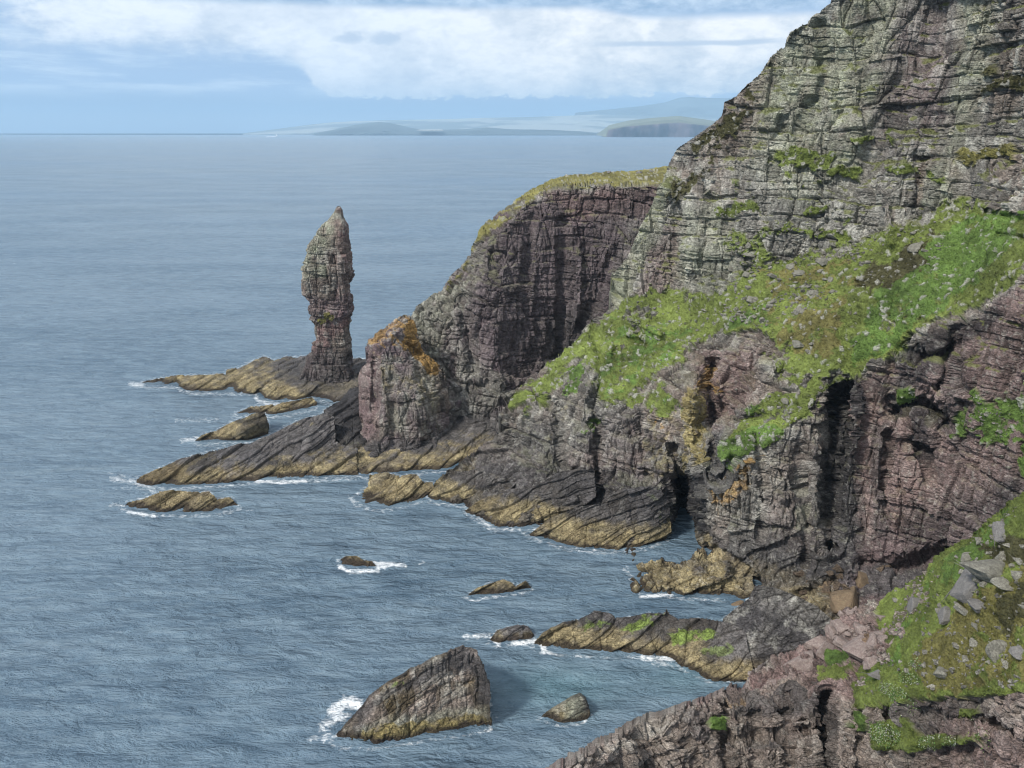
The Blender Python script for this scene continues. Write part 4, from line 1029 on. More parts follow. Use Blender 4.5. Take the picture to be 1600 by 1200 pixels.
# ------------------------------------------------------------------ boulders
def boulder_mesh(seed, flat=.7, sub=3):
    import bmesh
    bm = bmesh.new()
    rng = np.random.RandomState(seed)
    # an angular block: the hull of a few random corners, its facets roughened
    for k in range(17 if sub > 1 else 9):
        p = rng.uniform(-1, 1, 3)
        p = p / (np.abs(p) ** 3.5).sum() ** (1 / 3.5) * rng.uniform(.8, 1.05)
        bm.verts.new(tuple(p))
    bmesh.ops.convex_hull(bm, input=bm.verts[:])
    bmesh.ops.delete(bm, geom=[v for v in bm.verts if not v.link_faces], context='VERTS')
    if sub > 1:
        bmesh.ops.bevel(bm, geom=bm.edges[:], offset=.06, segments=1, affect='EDGES')
        bmesh.ops.triangulate(bm, faces=bm.faces[:])
        bmesh.ops.subdivide_edges(bm, edges=bm.edges[:], cuts=2, use_grid_fill=True)
    bmesh.ops.triangulate(bm, faces=bm.faces[:])
    bm.verts.ensure_lookup_table(); bm.verts.index_update()
    V = np.array([v.co[:] for v in bm.verts])
    if sub > 1: V += .12 * fbm(V, 2.2, 4, seed)[:, None] * V
    V[:, 2] *= flat
    V[:, 0] *= rng.uniform(.9, 1.3)
    V[:, 2] += .05
    F = np.array([[v.index for v in f.verts] for f in bm.faces])
    bm.free()
    return V, F


def stone_material(name, col, col2, speck):
    m = bpy.data.materials.new(name)
    m.use_nodes = True
    t = NT(m.node_tree)
    out = t.n('ShaderNodeOutputMaterial')
    b = t.n('ShaderNodeBsdfPrincipled')
    pos = t.n('ShaderNodeNewGeometry').outputs['Position']
    n = t.noise(pos, 2.2, 6, .7)
    n2 = t.noise(pos, 9.0, 4, .7)
    c = t.mix(t.ss(n, .35, .65), tuple(col) + (1,), tuple(col2) + (1,))
    c = t.mix(t.m('MULTIPLY', t.ss(n2, .47, .58), .75), c, tuple(speck) + (1,))
    t.put(b.inputs['Base Color'], c)
    b.inputs['Roughness'].default_value = .9
    bp = t.n('ShaderNodeBump'); bp.inputs['Distance'].default_value = .12
    t.put(bp.inputs['Height'], t.m('ADD', n, t.m('MULTIPLY', n2, .4))); t.put(b.inputs['Normal'], bp.outputs[0])
    t.nt.links.new(b.outputs[0], out.inputs[0])
    return m


ST_PALE = stone_material('pale_stone', (.155, .15, .125), (.28, .27, .225), (.075, .07, .055))
ST_PINK = stone_material('pink_stone', (.22, .165, .148), (.33, .275, .25), (.13, .10, .09))
ST_GREY = stone_material('grey_stone', (.15, .145, .14), (.22, .21, .20), (.10, .095, .09))
ST_TAN = stone_material('tan_stone', (.17, .115, .07), (.24, .18, .11), (.09, .07, .05))
PROTO = {}
for mn, mt in (('pale', ST_PALE), ('pink', ST_PINK), ('grey', ST_GREY), ('tan', ST_TAN)):
    for k in range(6):
        V_, F_ = boulder_mesh(200 + k, .62 + .07 * (k % 4))
        o = make_mesh('boulder', V_, F_, mt)
        PROTO[mn, k] = o.data
        bpy.data.objects.remove(o)
rng = np.random.RandomState(5)


def surf_at(key, px, py):
    X, Y, P, inside, N = SURF[key]
    j = int(np.clip(np.searchsorted(Y[:, 0], py), 0, Y.shape[0] - 1))
    i = int(np.clip(np.searchsorted(X[0], px), 0, X.shape[1] - 1))
    return P[j, i], N[j, i], inside[j, i]


def boulder(key, px, py, wpx, kind, label, group=None, squash=1.0, k=None, rot=None, tilt=.25):
    """a loose stone lying on a surface; wpx is about its width in the photo"""
    p, n, ok = surf_at(key, px, py)
    if not ok: return None
    k = rng.randint(6) if k is None else k
    o = bpy.data.objects.new('boulder', PROTO[kind, k])
    r = wpx / 2 / FPX * np.linalg.norm(p - np.array((0, 0, CAMH)))
    o.location = tuple(p + np.array((0, 0, -.1 * r)))
    o.scale = (r, r * rng.uniform(.8, 1.1), r * squash * rng.uniform(.8, 1.15))
    o.rotation_euler = (rng.uniform(-tilt, tilt), rng.uniform(-tilt, tilt), rng.uniform(0, 6.28) if rot is None else rot)
    scene.collection.objects.link(o)
    tag(o, label, 'boulder', group)
    return o


def scatter(key, poly, n, w0, w1, kind, label, group, squash=.9):
    poly = np.array(poly, float)
    lo, hi = poly.min(0), poly.max(0)
    c = 0; tries = 0
    while c < n and tries < n * 40:
        tries += 1
        x, y = rng.uniform(lo[0], hi[0]), rng.uniform(lo[1], hi[1])
        if poly_sd(np.array([[x]]), np.array([[y]]), poly)[0, 0] < 0: continue
        w = w0 + (w1 - w0) * rng.rand() ** 2.4
        if boulder(key, x, y, w, kind, label, group, squash): c += 1


# named stones of the near slope
big = [
    (1560, 893, 78, 'pale', 'broad flat pale slab topping the biggest pile on the near grass slope', .45, 1, .3),
    (1520, 915, 52, 'grey', 'dark grey upright block leaning under the broad pale slab', 1.2, 2, .8),
    (1580, 912, 40, 'pale', 'pale wedge of rock under the right end of the broad slab', .7, 3, .2),
    (1482, 962, 32, 'grey', 'grey rounded boulder just below the upright block', .9, 4, 1.0),
    (1513, 955, 28, 'pale', 'angular pale boulder right below the upright grey block', .8, 5, 2.0),
    (1535, 948, 28, 'grey', 'small grey block wedged below the broad pale slab', .9, 0, .4),
    (1478, 1052, 24, 'pale', 'lone pale block low on the olive grass above the near cliff', .9, 1, .9),
    (1560, 1018, 30, 'pale', 'tall narrow pale stone standing on the olive grass', 1.5, 2, 2.2),
    (1597, 1020, 26, 'grey', 'rounded grey stone cut by the right edge of the view', 1.0, 3, .2),
    (1438, 953, 26, 'grey', 'slender dark stone leaning on the middle of the near grass slope', 1.3, 4, 1.2),
    (1383, 1055, 34, 'grey', 'flat grey stone sunk in the grass under the pink boulder field', .6, 5, .3),
    (1340, 1040, 34, 'pink', 'pale pink block at the foot of the boulder field', 1.0, 0, 1.3),
    (1350, 1012, 56, 'pink', 'largest pink slab in the boulder field with an orange lichen top', .6, 1, .7),
    (1246, 1030, 62, 'pink', 'long pink block lying along the back of the near ledge', .55, 2, .15),
    (1292, 1014, 30, 'pink', 'upright pink block next to the long block on the near ledge', 1.2, 3, 1.0),
    (1275, 1000, 36, 'pink', 'rounded pink boulder at the upper left end of the boulder field', .8, 4, .3),
    (1325, 1002, 44, 'pink', 'wide pink boulder in the upper row of the boulder field', .6, 5, 2.4),
    (1535, 818, 16, 'pale', 'small pale stone near the crest of the near slope', .8, 1, 0),
    (1580, 835, 34, 'grey', 'grey boulder pile stone near the top of the near slope', .8, 2, 1.4)]
for x, y, w, kd, lb, sq, k, rt in big:
    boulder('grass_slope', x, y, w, kd, lb, None, sq, k, rt, .15)
boulder('grass_slope', 1208, 1052, 34, 'pink', 'low pink block left of the long pink block on the near ledge', None, .6, 4)
boulder('grass_slope', 1335, 1008, 20, 'pink', 'small pink stone leaning on the largest pink slab', None, .8)
NS = 'pale stones strewn over the near grass slope'
scatter('grass_slope', [(1600, 790), (1600, 900), (1520, 900), (1500, 870), (1560, 810)], 14, 7, 22, 'pale', 'pale stone among others at the top of the near grass slope', NS)
scatter('grass_slope', [(1450, 940), (1600, 930), (1600, 1070), (1440, 1070)], 34, 5, 17, 'pale', 'small pale stone half sunk in the olive grass of the near slope', NS)
scatter('grass_slope', [(1380, 930), (1470, 880), (1480, 960), (1400, 1000)], 12, 5, 15, 'pale', 'small pale stone on the green middle of the near slope', NS)
PB = 'pink boulders piled between the ledge and the near slope'
scatter('grass_slope', [(1290, 985), (1325, 958), (1375, 950), (1400, 975), (1425, 985), (1380, 1030), (1350, 1050), (1330, 1000)], 60, 9, 30, 'pink', 'pink boulder heaped in the field between the ledge and the near slope', PB)
scatter('grass_slope', [(1540, 860), (1600, 850), (1600, 930), (1540, 930)], 8, 10, 24, 'pale', 'pale stone packed around the broad slab on the near slope', NS)

# scree on the hill
HS = 'pale scree boulders on the green hillside'
scatter('hill', [(1120, 400), (1180, 370), (1310, 370), (1340, 420), (1290, 470), (1230, 500), (1170, 510), (1130, 480)], 74, 5, 17, 'pale', 'pale scree boulder on the turf below the upper cliff', HS)
scatter('hill', [(1100, 480), (1250, 470), (1240, 500), (1100, 520)], 14, 5, 14, 'pale', 'pale scree boulder in the band across the middle of the hillside', HS)
scatter('hill', [(1350, 350), (1480, 330), (1460, 400), (1380, 440), (1330, 440)], 14, 5, 14, 'pale', 'pale boulder on the dark heath below the upper cliff', HS)
scatter('hill', [(980, 470), (1100, 480), (1090, 560), (980, 600)], 14, 4, 9, 'pale', 'small pale stone on the lower left grass of the hillside', HS)
scatter('hill', [(1200, 500), (1380, 480), (1330, 570), (1210, 560)], 10, 4, 9, 'pale', 'small pale stone on the grass above the black gully', HS)
scatter('hill', [(1140, 620), (1260, 610), (1220, 690), (1140, 700)], 16, 5, 14, 'pale', 'pale stone on the lower grass terrace above the lichen streaked buttress', HS)
boulder('hill', 1252, 536, 27, 'pale', 'big single rounded pale boulder sitting on the grass above the terrace', None, .8, 3)
boulder('hill', 1434, 385, 26, 'pale', 'large pale boulder on the dark heath at the top of the hillside', None, .8, 2)
for x, y, w, lb in ((1322, 935, 60, 'tan wedge shaped boulder on the shore at the foot of the black gully'), (1290, 915, 46, 'orange brown boulder on the shore left of the tan wedge'),
                    (1355, 905, 40, 'brown boulder at the foot of the pink cliff wall'), (1150, 942, 30, 'tan rounded boulder in the water left of the dark outcrop')):
    boulder('hill', x, y, w, 'tan', lb, None, .8)



def scree(name, key, polys, seed):
    rg = np.random.RandomState(seed)
    protos = [boulder_mesh(300 + k, .65, 1) for k in range(8)]
    Vs, Fs_, Cs = [], [], []
    off = 0
    for poly, n, w0, w1, c0 in polys:
        poly = np.array(poly, float)
        lo, hi = poly.min(0), poly.max(0)
        q = rg.uniform(lo, hi, (n * 4, 2))
        q = q[poly_sd(q[:, 0], q[:, 1], poly) > 0][:n]
        clump = fbm(np.concatenate([q / 26., np.zeros((len(q), 1))], 1), 1.0, 3, seed)
        q = q[clump > .02]
        for x, y in q:
            p, nn, ok = surf_at(key, x, y)
            if not ok: continue
            w = w0 + (w1 - w0) * rg.rand() ** 3
            r = w / 2 / FPX * np.linalg.norm(p - np.array((0, 0, CAMH)))
            V_, F_ = protos[rg.randint(8)]
            a = rg.uniform(0, 6.28); c_, s_ = math.cos(a), math.sin(a)
            V_ = V_ * r * rg.uniform(.7, 1.2, 3)
            V_ = np.stack([V_[:, 0] * c_ - V_[:, 1] * s_, V_[:, 0] * s_ + V_[:, 1] * c_, V_[:, 2]], 1) + p
            Vs.append(V_); Fs_.append(F_ + off); off += len(V_)
            Cs.append(np.tile(np.array(c0) * rg.uniform(.6, 1.25), (len(V_), 1)))
    V_ = np.concatenate(Vs)
    o = make_mesh(name, V_, np.concatenate(Fs_), ROCK, np.concatenate(Cs), {'turf': np.zeros(len(V_))})
    tag(o, kind='stuff')


PLC = (.24, .23, .195)
scree('scree', 'hill', [([(1120, 400), (1180, 360), (1330, 350), (1350, 420), (1290, 480), (1170, 520), (1110, 490)], 900, 2.5, 10, PLC),
                        ([(1000, 430), (1130, 400), (1250, 480), (1200, 540), (1060, 560), (980, 500)], 420, 2.5, 7, PLC),
                        ([(1320, 360), (1500, 310), (1480, 400), (1380, 450), (1320, 460)], 200, 2.5, 8, PLC),
                        ([(1040, 250), (1130, 180), (1300, 230), (1330, 340), (1100, 400), (1020, 380)], 500, 3, 9, (.24, .235, .20)),
                        ([(1130, 600), (1290, 590), (1240, 690), (1130, 720)], 160, 2.5, 7, PLC),
                        ([(900, 560), (1100, 570), (1080, 650), (900, 660)], 160, 2.5, 6, PLC),
                        ([(1240, 890), (1400, 880), (1330, 980), (1240, 950)], 160, 5, 18, (.12, .09, .065)),
                        ([(1500, 620), (1600, 600), (1600, 740), (1490, 700)], 120, 3, 8, PLC)], 3)
scree('scree', 'grass_slope', [([(1600, 790), (1600, 1075), (1430, 1075), (1360, 1090), (1340, 1060), (1400, 1000), (1380, 940), (1440, 900), (1530, 840)], 700, 3, 11, PLC),
                               ([(1290, 985), (1325, 958), (1375, 950), (1400, 975), (1430, 985), (1390, 1030), (1350, 1060), (1320, 1000)], 700, 4, 13, (.27, .215, .195)), ([(1372, 940), (1440, 895), (1480, 900), (1420, 990), (1385, 1060), (1340, 1085), (1345, 1040), (1400, 990)], 400, 4, 12, (.29, .25, .22))], 4)

# stones on the headland skyline
for x, y, w, lb in ((1019, 266, 13, 'largest stone on the grassy rim of the far headland'), (998, 268, 9, 'low stone left of the largest one on the headland rim'), (953, 271, 9, 'small stone halfway along the headland rim'),
                    (906, 275, 5, 'tiny upright stone at the left of the headland rim')):
    boulder('headland', x, y, w, 'grey', lb, None, 1.0)

# ------------------------------------------------------------------ the sea
def water_material():
    m = bpy.data.materials.new('sea_water')
    m.use_nodes = True
    t = NT(m.node_tree)
    out = t.n('ShaderNodeOutputMaterial')
    b = t.n('ShaderNodeBsdfPrincipled')
    foam = t.n('ShaderNodeAttribute', attribute_name='foam').outputs['Fac']
    shal = t.n('ShaderNodeAttribute', attribute_name='shallow').outputs['Fac']
    pos = t.n('ShaderNodeNewGeometry').outputs['Position']
    def mapped(sx, sy, rot):
        mp = t.n('ShaderNodeMapping'); t.put(mp.inputs[0], pos)
        mp.inputs['Rotation'].default_value = (0, 0, R(rot)); mp.inputs['Scale'].default_value = (sx, sy, 1)
        return mp.outputs[0]
    sw = t.noise(mapped(.30, 1, 12), .10, 3, .5, .3)
    mid = t.noise(mapped(.45, 1, -8), .42, 5, .62, .4)
    fin = t.noise(mapped(.6, 1, 10), 1.9, 4, .65, .3)
    big = t.noise(mapped(.45, 1, 6), .016, 5, .6)
    big2 = t.noise(mapped(.25, 1, 4), .0012, 5, .6)
    h = t.m('ADD', t.m('MULTIPLY', sw, 4.5), t.m('ADD', t.m('MULTIPLY', mid, 2.2), t.m('MULTIPLY', fin, .32)))
    bp = t.n('ShaderNodeBump')
    bp.inputs['Strength'].default_value = 1.0
    bp.inputs['Distance'].default_value = 1.0
    t.put(bp.inputs['Height'], h)
    strk = t.noise(mapped(.38, 1, 7), .26, 7, .72, .3)
    t.put(b.inputs['Normal'], bp.outputs[0])
    c = t.mix(t.ss(big, .35, .65), WATER_A, WATER_B)
    c = t.mix(t.m('MULTIPLY', t.ss(big2, .4, .65), .5), c, WATER_C)
    c = t.mix(t.m('MULTIPLY', t.ss(strk, .42, .64), .55), c, (.19, .27, .33, 1))  # light and dark of the ripples painted into the water colour
    c = t.mix(t.m('MULTIPLY', t.ss(strk, .46, .30), .5), c, (.045, .085, .125, 1))
    c = t.mix(t.m('MULTIPLY', shal, .6), c, (.085, .185, .215, 1))
    # foam
    nf = t.noise(mapped(.7, 1, 5), 1.1, 7, .7, .6)
    fm = t.ss(t.m('ADD', foam, t.m('MULTIPLY', t.m('SUBTRACT', nf, .5), 1.5)), .34, .78)
    fm = t.m('MULTIPLY', fm, t.ss(foam, .04, .18))
    # small whitecaps out at sea
    wc = t.noise(mapped(.4, 1, 8), .16, 6, .7)
    wcm = t.m('MULTIPLY', t.ss(wc, .705, .73), t.ss(big, .4, .6))
    fm = t.m('MAXIMUM', fm, t.m('MULTIPLY', wcm, .6))
    t.put(b.inputs['Base Color'], t.mix(fm, c, (.80, .83, .85, 1)))
    t.put(b.inputs['Roughness'], t.m('ADD', .27, t.m('MULTIPLY', fm, .5)))
    b.inputs['IOR'].default_value = 1.333
    t.nt.links.new(b.outputs[0], out.inputs[0])
    return m


WATER_A = (.082, .135, .188, 1); WATER_B = (.140, .202, .258, 1); WATER_C = (.072, .155, .262, 1)

rows = np.concatenate([np.array([86.0 / 43000, 86 / 36000., 86 / 28000., 86 / 21000.]), np.tan(np.arctan((np.arange(208.5, 230, 1.5) - 600) / FPX) + PITCH),
                       np.tan(np.arctan((np.arange(230, 1240, 3.0) - 600) / FPX) + PITCH), np.array([1.1, 1.5, 2.4, 6.0])])
cols = np.concatenate([np.array([-9000, -6000, -4000, -2500, -1500, -800, -400.]), np.arange(-200, 1500, 3.0), np.array([1550, 1700, 2000, 2500, 4000, 7000, 11000.])])
TT, CX = np.meshgrid(rows, cols, indexing='ij')
Ds = CAMH / TT
SX = (CX - 800) / FPX / (cp + sp * (600 - (600 + FPX * np.tan(np.arctan(TT) - PITCH))) / FPX)
SPX = 800 + (CX - 800)
SPY = 600 + FPX * np.tan(np.clip(np.arctan(TT) - PITCH, -1.2, 1.2))
W = np.stack([SX * Ds, Ds, np.zeros_like(Ds)], -1)
foam = np.zeros(W.shape[:2])


def add_foam(pts, width, stg=.6, flat=1.0):
    global foam
    d = line_d(SPX, SPY * flat, [(a, b * flat) for a, b in pts])
    foam = np.maximum(foam, stg * np.exp(-(d / width) ** 2))


for pts, w_, s_ in (
        ([(205, 600), (222, 602)], 7, .6), ([(280, 609), (300, 613), (330, 614)], 4, .5), ([(373, 575), (395, 565), (412, 558)], 3.5, .5), ([(400, 614), (402, 626), (440, 633)], 5, .6), ([(415, 632), (440, 632)], 4, .6),
        ([(275, 657), (340, 656)], 6, .42), ([(285, 688), (310, 685)], 6, .6), ([(175, 748), (205, 752), (240, 764)], 8, .55), ([(172, 740), (215, 745)], 6, .4), ([(180, 762), (270, 768)], 6, .4), ([(170, 790), (195, 788)], 6, .45),
        ([(200, 800), (240, 806)], 5, .7), ([(345, 798), (375, 796), (395, 797)], 3, .4), ([(345, 768), (360, 764)], 4, .4), ([(400, 752), (440, 754), (478, 752)], 3, .85), ([(545, 776), (556, 790), (600, 800)], 4, .5),
        ([(730, 796), (770, 825), (800, 826)], 4, .55), ([(757, 818), (768, 822)], 5, .6), ([(830, 845), (880, 856), (970, 862)], 3, .45), ([(975, 890), (990, 905), (995, 925)], 6, .5), ([(1000, 932), (1050, 930)], 4, .75), ([(1060, 934), (1120, 938)], 3, .5),
        ([(530, 885), (545, 893), (590, 892), (595, 880), (632, 884)], 5, .75), ([(585, 880), (600, 886)], 5, .8), ([(655, 880), (662, 878)], 4, .5), ([(722, 934), (745, 938), (830, 928)], 3, .45), ([(725, 995), (765, 993), (780, 1008)], 6, .65), ([(800, 1006), (845, 1002), (850, 1018)], 6, .8),
        ([(850, 1018), (880, 1026)], 4, .6), ([(1005, 1027), (1055, 1030)], 7, .7), ([(1020, 1036), (1050, 1040)], 6, .5), ([(520, 1112), (545, 1095), (560, 1102)], 14, .75), ([(505, 1135), (540, 1115)], 14, .6), ([(485, 1155), (515, 1150)], 12, .5),
        ([(530, 1172), (600, 1172)], 4, .4), ([(755, 1145), (775, 1120)], 4, .45), ([(840, 1128), (880, 1136)], 2.5, .35), ([(0, 822), (40, 820)], 3, .3)):
    add_foam(pts, w_, s_ * .95)

# thin broken wash along every shore
for ol_, nm_ in SHORES:
    if nm_ in ('grass_slope', 'headland', 'rock_buttress'): continue
    if nm_ == 'hill': pts_ = [(672, 785), (690, 786), (729, 792), (770, 824), (811, 826), (830, 840), (882, 855), (969, 862), (1010, 856)]; pts2_ = [(980, 885), (992, 925), (1062, 934), (1130, 938)]; lst_ = [pts_, pts2_]
    else: lst_ = [list(ol_) + [ol_[0]]]
    for l_ in lst_: add_foam([(x_, y_ + 1) for x_, y_ in l_], 5.0, .44)
shallow = np.clip(.9 * np.exp(-((SPX - 870) / 110) ** 2 - ((SPY - 1075) / 38) ** 2) + .6 * np.exp(-((SPX - 1070) / 60) ** 2 - ((SPY - 1060) / 30) ** 2), 0, 1)
ni, nj = TT.shape
ii = np.arange(ni * nj).reshape(ni, nj)
Fs = np.stack([ii[:-1, :-1], ii[1:, :-1], ii[1:, 1:], ii[:-1, 1:]], -1).reshape(-1, 4)
sea = make_mesh('sea', W.reshape(-1, 3), Fs, water_material(), None, {'foam': foam.ravel(), 'shallow': shallow.ravel()}, smooth=True)
tag(sea, kind='structure')


# ------------------------------------------------------------------ land beyond the water
def far_land(name, foot_y, D0, depth, prof, seed, cliff=0.0, colfn=None, n=260):
    prof = np.array(prof, float)
    px = np.linspace(prof[0, 0], prof[-1, 0], n)
    top = np.interp(px, prof[:, 0], prof[:, 1])
    m_ = 46
    t_ = np.linspace(0, 1, m_)
    V = np.zeros((m_, n, 3))
    sx, sz = ray_t(px, top)
    H = np.maximum(CAMH + sz * (D0 + depth), 0)
    sx0, _ = ray_t(px, np.full(n, foot_y))
    for k, t in enumerate(t_):
        D = D0 + depth * max(0, (t - .12)) / .88
        if cliff > 0: f = min(1, t / .12) * cliff + (1 - cliff) * max(0, (t - .12) / .88) ** .8
        else: f = t ** .9
        V[k, :, 0] = (sx0 * (1 - t) + sx * t) * D
        V[k, :, 1] = D
        V[k, :, 2] = H * f
    nz = fbm(V, 1 / 900., 5, seed)
    V[..., 2] += nz * H[None] * .22 * np.sin(np.pi * t_)[:, None]
    V[..., 1] += fbm(V + 77, 1 / 260., 4, seed + 4) * 120
    V = np.concatenate([V, V[-1:] + np.array((0, 2500, 0)) * 1.0, ], 0)
    V[-1, :, 2] = -5
    V[0, :, 2] = -2
    C = colfn(V, nz)
    i_ = np.arange(V.shape[0] * n).reshape(V.shape[0], n)
    F = np.stack([i_[:-1, :-1], i_[:-1, 1:], i_[1:, 1:], i_[1:, :-1]], -1).reshape(-1, 4)
    o = make_mesh(name, V.reshape(-1, 3), F, FAR, C.reshape(-1, 3), {'turf': np.zeros(V.shape[0] * n)}, smooth=True)
    tag(o, kind='structure')
    return o


def far_material():
    m = bpy.data.materials.new('distant_land')
    m.use_nodes = True
    t = NT(m.node_tree)
    out = t.n('ShaderNodeOutputMaterial')
    b = t.n('ShaderNodeBsdfPrincipled')
    t.put(b.inputs['Base Color'], t.n('ShaderNodeAttribute', attribute_name='tint').outputs['Color'])
    b.inputs['Roughness'].default_value = 1.0
    b.inputs['Specular IOR Level'].default_value = 0.0
    t.nt.links.new(b.outputs[0], out.inputs[0])
    return m


FAR = far_material()


def col_cliff(V, nz):
    v = fbm(V, 1 / 160., 4, 5, squash=(1, 1, .2))
    f = fbm(V, 1 / 900., 4, 9)
    C = np.empty(V.shape); C[:] = (.17, .18, .12)
    C = C * (1 + .5 * f[..., None])
    k = max(1, int(46 * .13))
    C[:k + 1] = np.array((.09, .07, .075)) * (1 + 1.3 * v[:k + 1, :, None])
    return np.clip(C, .01, .8)


def col_fields(V, nz):
    f = fbm(V, 1 / 1100., 5, 19, squash=(.6, 1, 1))
    m_ = sstep(f, 0, .3)[..., None]
    return np.clip(np.array((.17, .21, .22)) * (1 - m_) + np.array((.34, .37, .36)) * m_, 0, .8)  # bluish, lightened tones paint extra haze over the coast


def col_dark(V, nz):
    C = np.empty(V.shape); C[:] = (.10, .125, .13)
    return C * (1 + .5 * fbm(V, 1 / 900., 4, 3)[..., None])


far_land('distant_headland', 213.5, 13200, 2600, [(940, 213), (947, 212), (950, 196.5), (975, 190), (985, 188), (1010, 185), (1040, 182.5), (1060, 181), (1085, 185), (1120, 190), (1200, 196), (1300, 204)], 3, .6, col_cliff)
far_land('distant_hills', 209, 27000, 6000, [(880, 208), (900, 176), (960, 170), (1000, 166), (1040, 160), (1060, 153), (1075, 151.5), (1100, 153), (1135, 153.5), (1200, 149), (1320, 160), (1400, 200)], 7, 0, col_dark)
far_land('distant_coast', 208, 21000, 5000, [(380, 208), (420, 203), (460, 198), (490, 194), (520, 191), (560, 189), (600, 188), (640, 187), (700, 186), (760, 184), (820, 183), (880, 181), (930, 179), (1000, 181), (1100, 183), (1200, 190)], 11, 0, col_fields)
far_land('distant_hills', 208.5, 17500, 1500, [(490, 208), (520, 203), (555, 195), (590, 190.5), (610, 192), (640, 199), (660, 203), (720, 202), (760, 199), (800, 202), (860, 203), (905, 205), (940, 208)], 13, 0, col_dark)
beach_px = at(np.array([650., 694., 690., 655.]), np.array([203.6, 203.6, 202.6, 202.8]), np.array([17000., 17000., 18200., 18200.]))
bq = make_mesh('beach', beach_px, [[0, 1, 2, 3]], simple_material('pale_sand', (.75, .72, .62), .9, .1, .001))
tag(bq, kind='structure')


# ------------------------------------------------------------------ sailing boat far out, with its wake
def quad_prism(pts, th):
    pts = np.array(pts, float)
    n = len(pts)
    V = np.concatenate([pts + (0, -th / 2, 0), pts + (0, th / 2, 0)])
    F = [list(range(n))[::-1], list(range(n, 2 * n))] + [[i, (i + 1) % n, n + (i + 1) % n, n + i] for i in range(n)]
    return V, F


def poly_obj(name, V, F, mat, parent):
    me = bpy.data.meshes.new(name)
    me.from_pydata([tuple(v) for v in V], [], F)
    me.materials.append(mat)
    o = bpy.data.objects.new(name, me)
    scene.collection.objects.link(o)
    o.parent = parent
    return o


WHITE = simple_material('white_sailcloth', (.8, .8, .78), .7, .05)
HULL = simple_material('white_hull', (.75, .75, .74), .4, .05)
boat = bpy.data.objects.new('sailing_boat', None)
scene.collection.objects.link(boat)
bp_ = at(432.0, 213.2, float(D_of_z(432.0, 213.2, 0)))
boat.location = tuple(bp_)
tag(boat, 'tiny white sailing boat far out on the water near the horizon', 'sailing boat')
bs = 2.6
hull_sec = []
for x, w, k in ((-7, 1.2, -.2), (-4, 1.9, -.8), (0, 2.1, -1), (4, 1.5, -.8), (7.5, .1, 0)):
    hull_sec.append([(x, -w, 1.4), (x, -w * .7, .2), (x, 0, k), (x, w * .7, .2), (x, w, 1.4)])
HV = np.array(hull_sec).reshape(-1, 3) * bs
HF = [[i * 5 + j, i * 5 + j + 1, (i + 1) * 5 + j + 1, (i + 1) * 5 + j] for i in range(4) for j in range(4)] + [[i * 5, (i + 1) * 5, (i + 1) * 5 + 4, i * 5 + 4] for i in range(4)] + [[0, 1, 2, 3, 4]]
poly_obj('hull', HV, HF, HULL, boat)
V_, F_ = quad_prism(np.array([(-.15, 0, 1), (.15, 0, 1), (.1, 0, 20), (-.1, 0, 20)]) * bs, .3 * bs); poly_obj('mast', V_, F_, HULL, boat)
V_, F_ = quad_prism(np.array([(-.3, 0, 2.6), (-.3, 0, 19.5), (-3.2, .3, 9), (-6, .6, 2.6)]) * bs, .12 * bs); poly_obj('mainsail', V_, F_, WHITE, boat)
V_, F_ = quad_prism(np.array([(.4, 0, 2.2), (7, 0, 2), (3.2, -.3, 9), (.3, 0, 18)]) * bs, .12 * bs); poly_obj('jib', V_, F_, WHITE, boat)
wk = at(np.array([418., 430., 430., 418.]), np.array([214.6, 213.9, 213.2, 213.5]), 1.0)
wv = []
for (a_, b_) in ((415, 214.3), (431, 213.8), (431, 213.3), (416, 213.6)):
    q_ = at(float(a_), float(b_), float(D_of_z(a_, b_, 0.25))); wv.append(q_)
wko = make_mesh('wake', np.array(wv), [[0, 1, 2, 3]], simple_material('wake_foam', (.8, .82, .84), .8, .1))
tag(wko, kind='stuff')


# ------------------------------------------------------------------ turf growing on the slopes
def tufts(name, key, n, h0, h1, tint, thr, seed, box=None, wide=.35):
    X, Y, P, inside, N = SURF[key]
    tf = TURF[key]
    rg = np.random.RandomState(seed)
    J, I = np.where(inside & (tf > thr) & ((X < 1700) & (Y < 1260)))
    Pv = P[J, I]
    # even density on the ground: weight by the ground each grid point stands for
    dd = np.linalg.norm(Pv - (0, 0, CAMH), axis=1) ** 2
    sel = rg.choice(len(J), n, p=dd / dd.sum())
    base = Pv[sel] + rg.normal(size=(n, 3)) * .06
    base[:, 2] -= .05
    c = TCOL[key][J[sel], I[sel]]
    nb = 4
    V = np.zeros((n, nb, 3, 3)); C = np.zeros((n, nb, 3, 3))
    hh = rg.uniform(h0, h1, n) * (.6 + .6 * rg.rand(n))
    for k in range(nb):
        a = rg.uniform(0, 6.28, n)
        lean = rg.uniform(.25, 1.0, n)
        dx, dy = np.cos(a), np.sin(a)
        w = hh * wide * rg.uniform(.5, 1.1, n)
        V[:, k, 0] = base + np.stack([-dy * w * .5, dx * w * .5, 0 * w], -1)
        V[:, k, 1] = base + np.stack([dy * w * .5, -dx * w * .5, 0 * w], -1)
        V[:, k, 2] = base + np.stack([dx * lean * hh, dy * lean * hh, hh * (1 - .35 * lean)], -1)
        C[:, k] = (c * (rg.uniform(.7, 1.45, (n, 1)) * np.array(tint)))[:, None]
    V = V.reshape(-1, 3); C = np.clip(C.reshape(-1, 3), .01, .6)
    F = np.arange(len(V)).reshape(-1, 3)
    o = make_mesh(name, V, F, ROCK, C, {'turf': np.ones(len(V))}, smooth=True)
    tag(o, kind='stuff')
    return o


tufts('grass', 'grass_slope', 52000, .10, .26, (1.05, 1.08, .9), .5, 1)
tufts('grass', 'hill', 60000, .18, .45, (1.1, 1.08, 1.0), .5, 2)


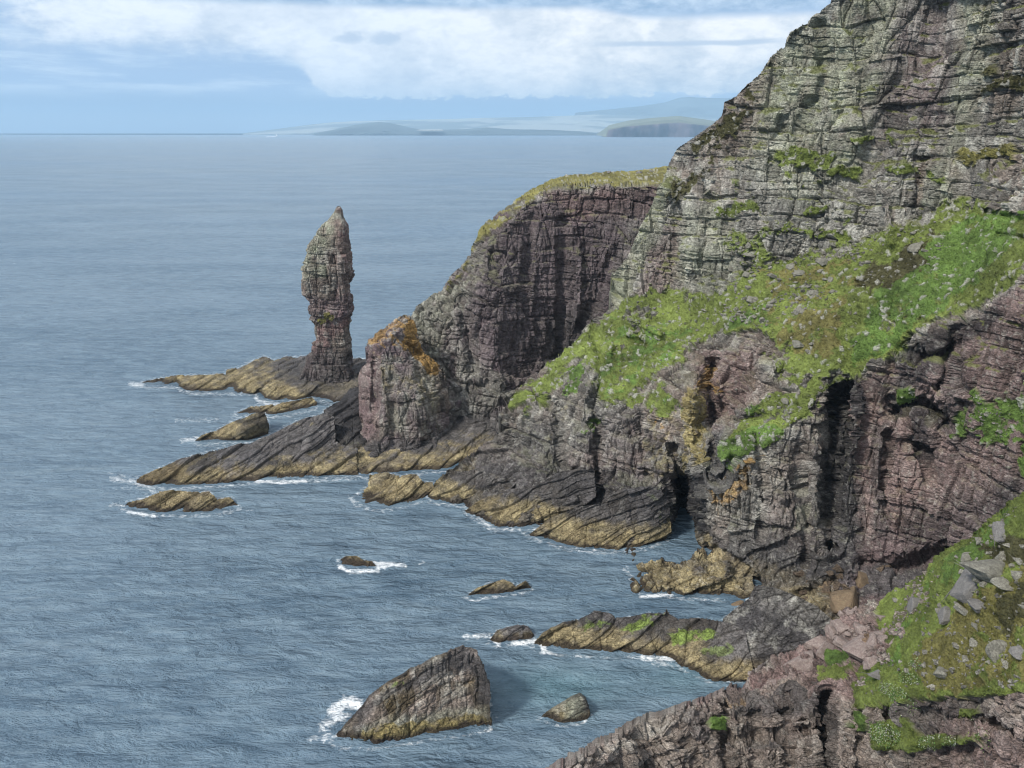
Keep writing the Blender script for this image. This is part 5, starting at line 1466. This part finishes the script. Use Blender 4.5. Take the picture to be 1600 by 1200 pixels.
# pale leafy plants on the near cliff ledges
def leafy(name, key, blobs, seed):
    rg = np.random.RandomState(seed)
    Vs, Cs = [], []
    for px, py, rpx, n in blobs:
        for _ in range(n):
            r = rpx * math.sqrt(rg.rand()); a = rg.uniform(0, 6.28)
            p, nn, ok = surf_at(key, px + r * math.cos(a), py + r * .7 * math.sin(a))
            p = p + nn * rg.uniform(.02, .35)
            s = rg.uniform(.05, .13)
            d1 = rg.normal(size=3); d1 /= np.linalg.norm(d1)
            d2 = np.cross(d1, rg.normal(size=3)); d2 /= np.linalg.norm(d2)
            Vs += [p - d1 * s, p + d2 * s * .6, p + d1 * s, p - d2 * s * .6]
            c = np.array((.34, .42, .20)) if rg.rand() < .5 else np.array((.13, .25, .06))
            if rg.rand() < .13: c = np.array((.62, .64, .55))
            Cs += [c * rg.uniform(.8, 1.2)] * 4
    V = np.array(Vs); F = np.arange(len(V)).reshape(-1, 4)
    o = make_mesh(name, V, F, ROCK, np.array(Cs), {'turf': np.ones(len(V))})
    tag(o, kind='stuff')


leafy('leafy_plants', 'grass_slope', [(1388, 1150, 24, 1500), (1375, 1135, 16, 500), (1450, 1160, 14, 350), (1480, 1158, 12, 250), (1410, 1090, 16, 500), (1395, 1080, 14, 350), (1425, 1060, 14, 300), (1437, 1040, 10, 160), (1418, 1110, 10, 250), (1530, 1150, 9, 150)], 4)

# ------------------------------------------------------------------ sea air
import bmesh
bm = bmesh.new()
bmesh.ops.create_cube(bm, size=1.0)
for v in bm.verts:
    v.co.x *= 140000; v.co.y = (v.co.y + .5) * 46000 - 1000; v.co.z = (v.co.z + .5) * 1310 - 60
me = bpy.data.meshes.new('haze'); bm.to_mesh(me); bm.free()
hz = bpy.data.objects.new('haze', me)
scene.collection.objects.link(hz)
hm = bpy.data.materials.new('sea_haze'); hm.use_nodes = True
t = NT(hm.node_tree)
o_ = t.n('ShaderNodeOutputMaterial'); pv = t.n('ShaderNodeVolumePrincipled')
pv.inputs['Color'].default_value = (.54, .78, 1.0, 1)
pv.inputs['Density'].default_value = HAZE
pv.inputs['Anisotropy'].default_value = 0.1
t.nt.links.new(pv.outputs[0], o_.inputs['Volume'])
me.materials.append(hm)
tag(hz, kind='stuff')
print('script', time.time() - T0)
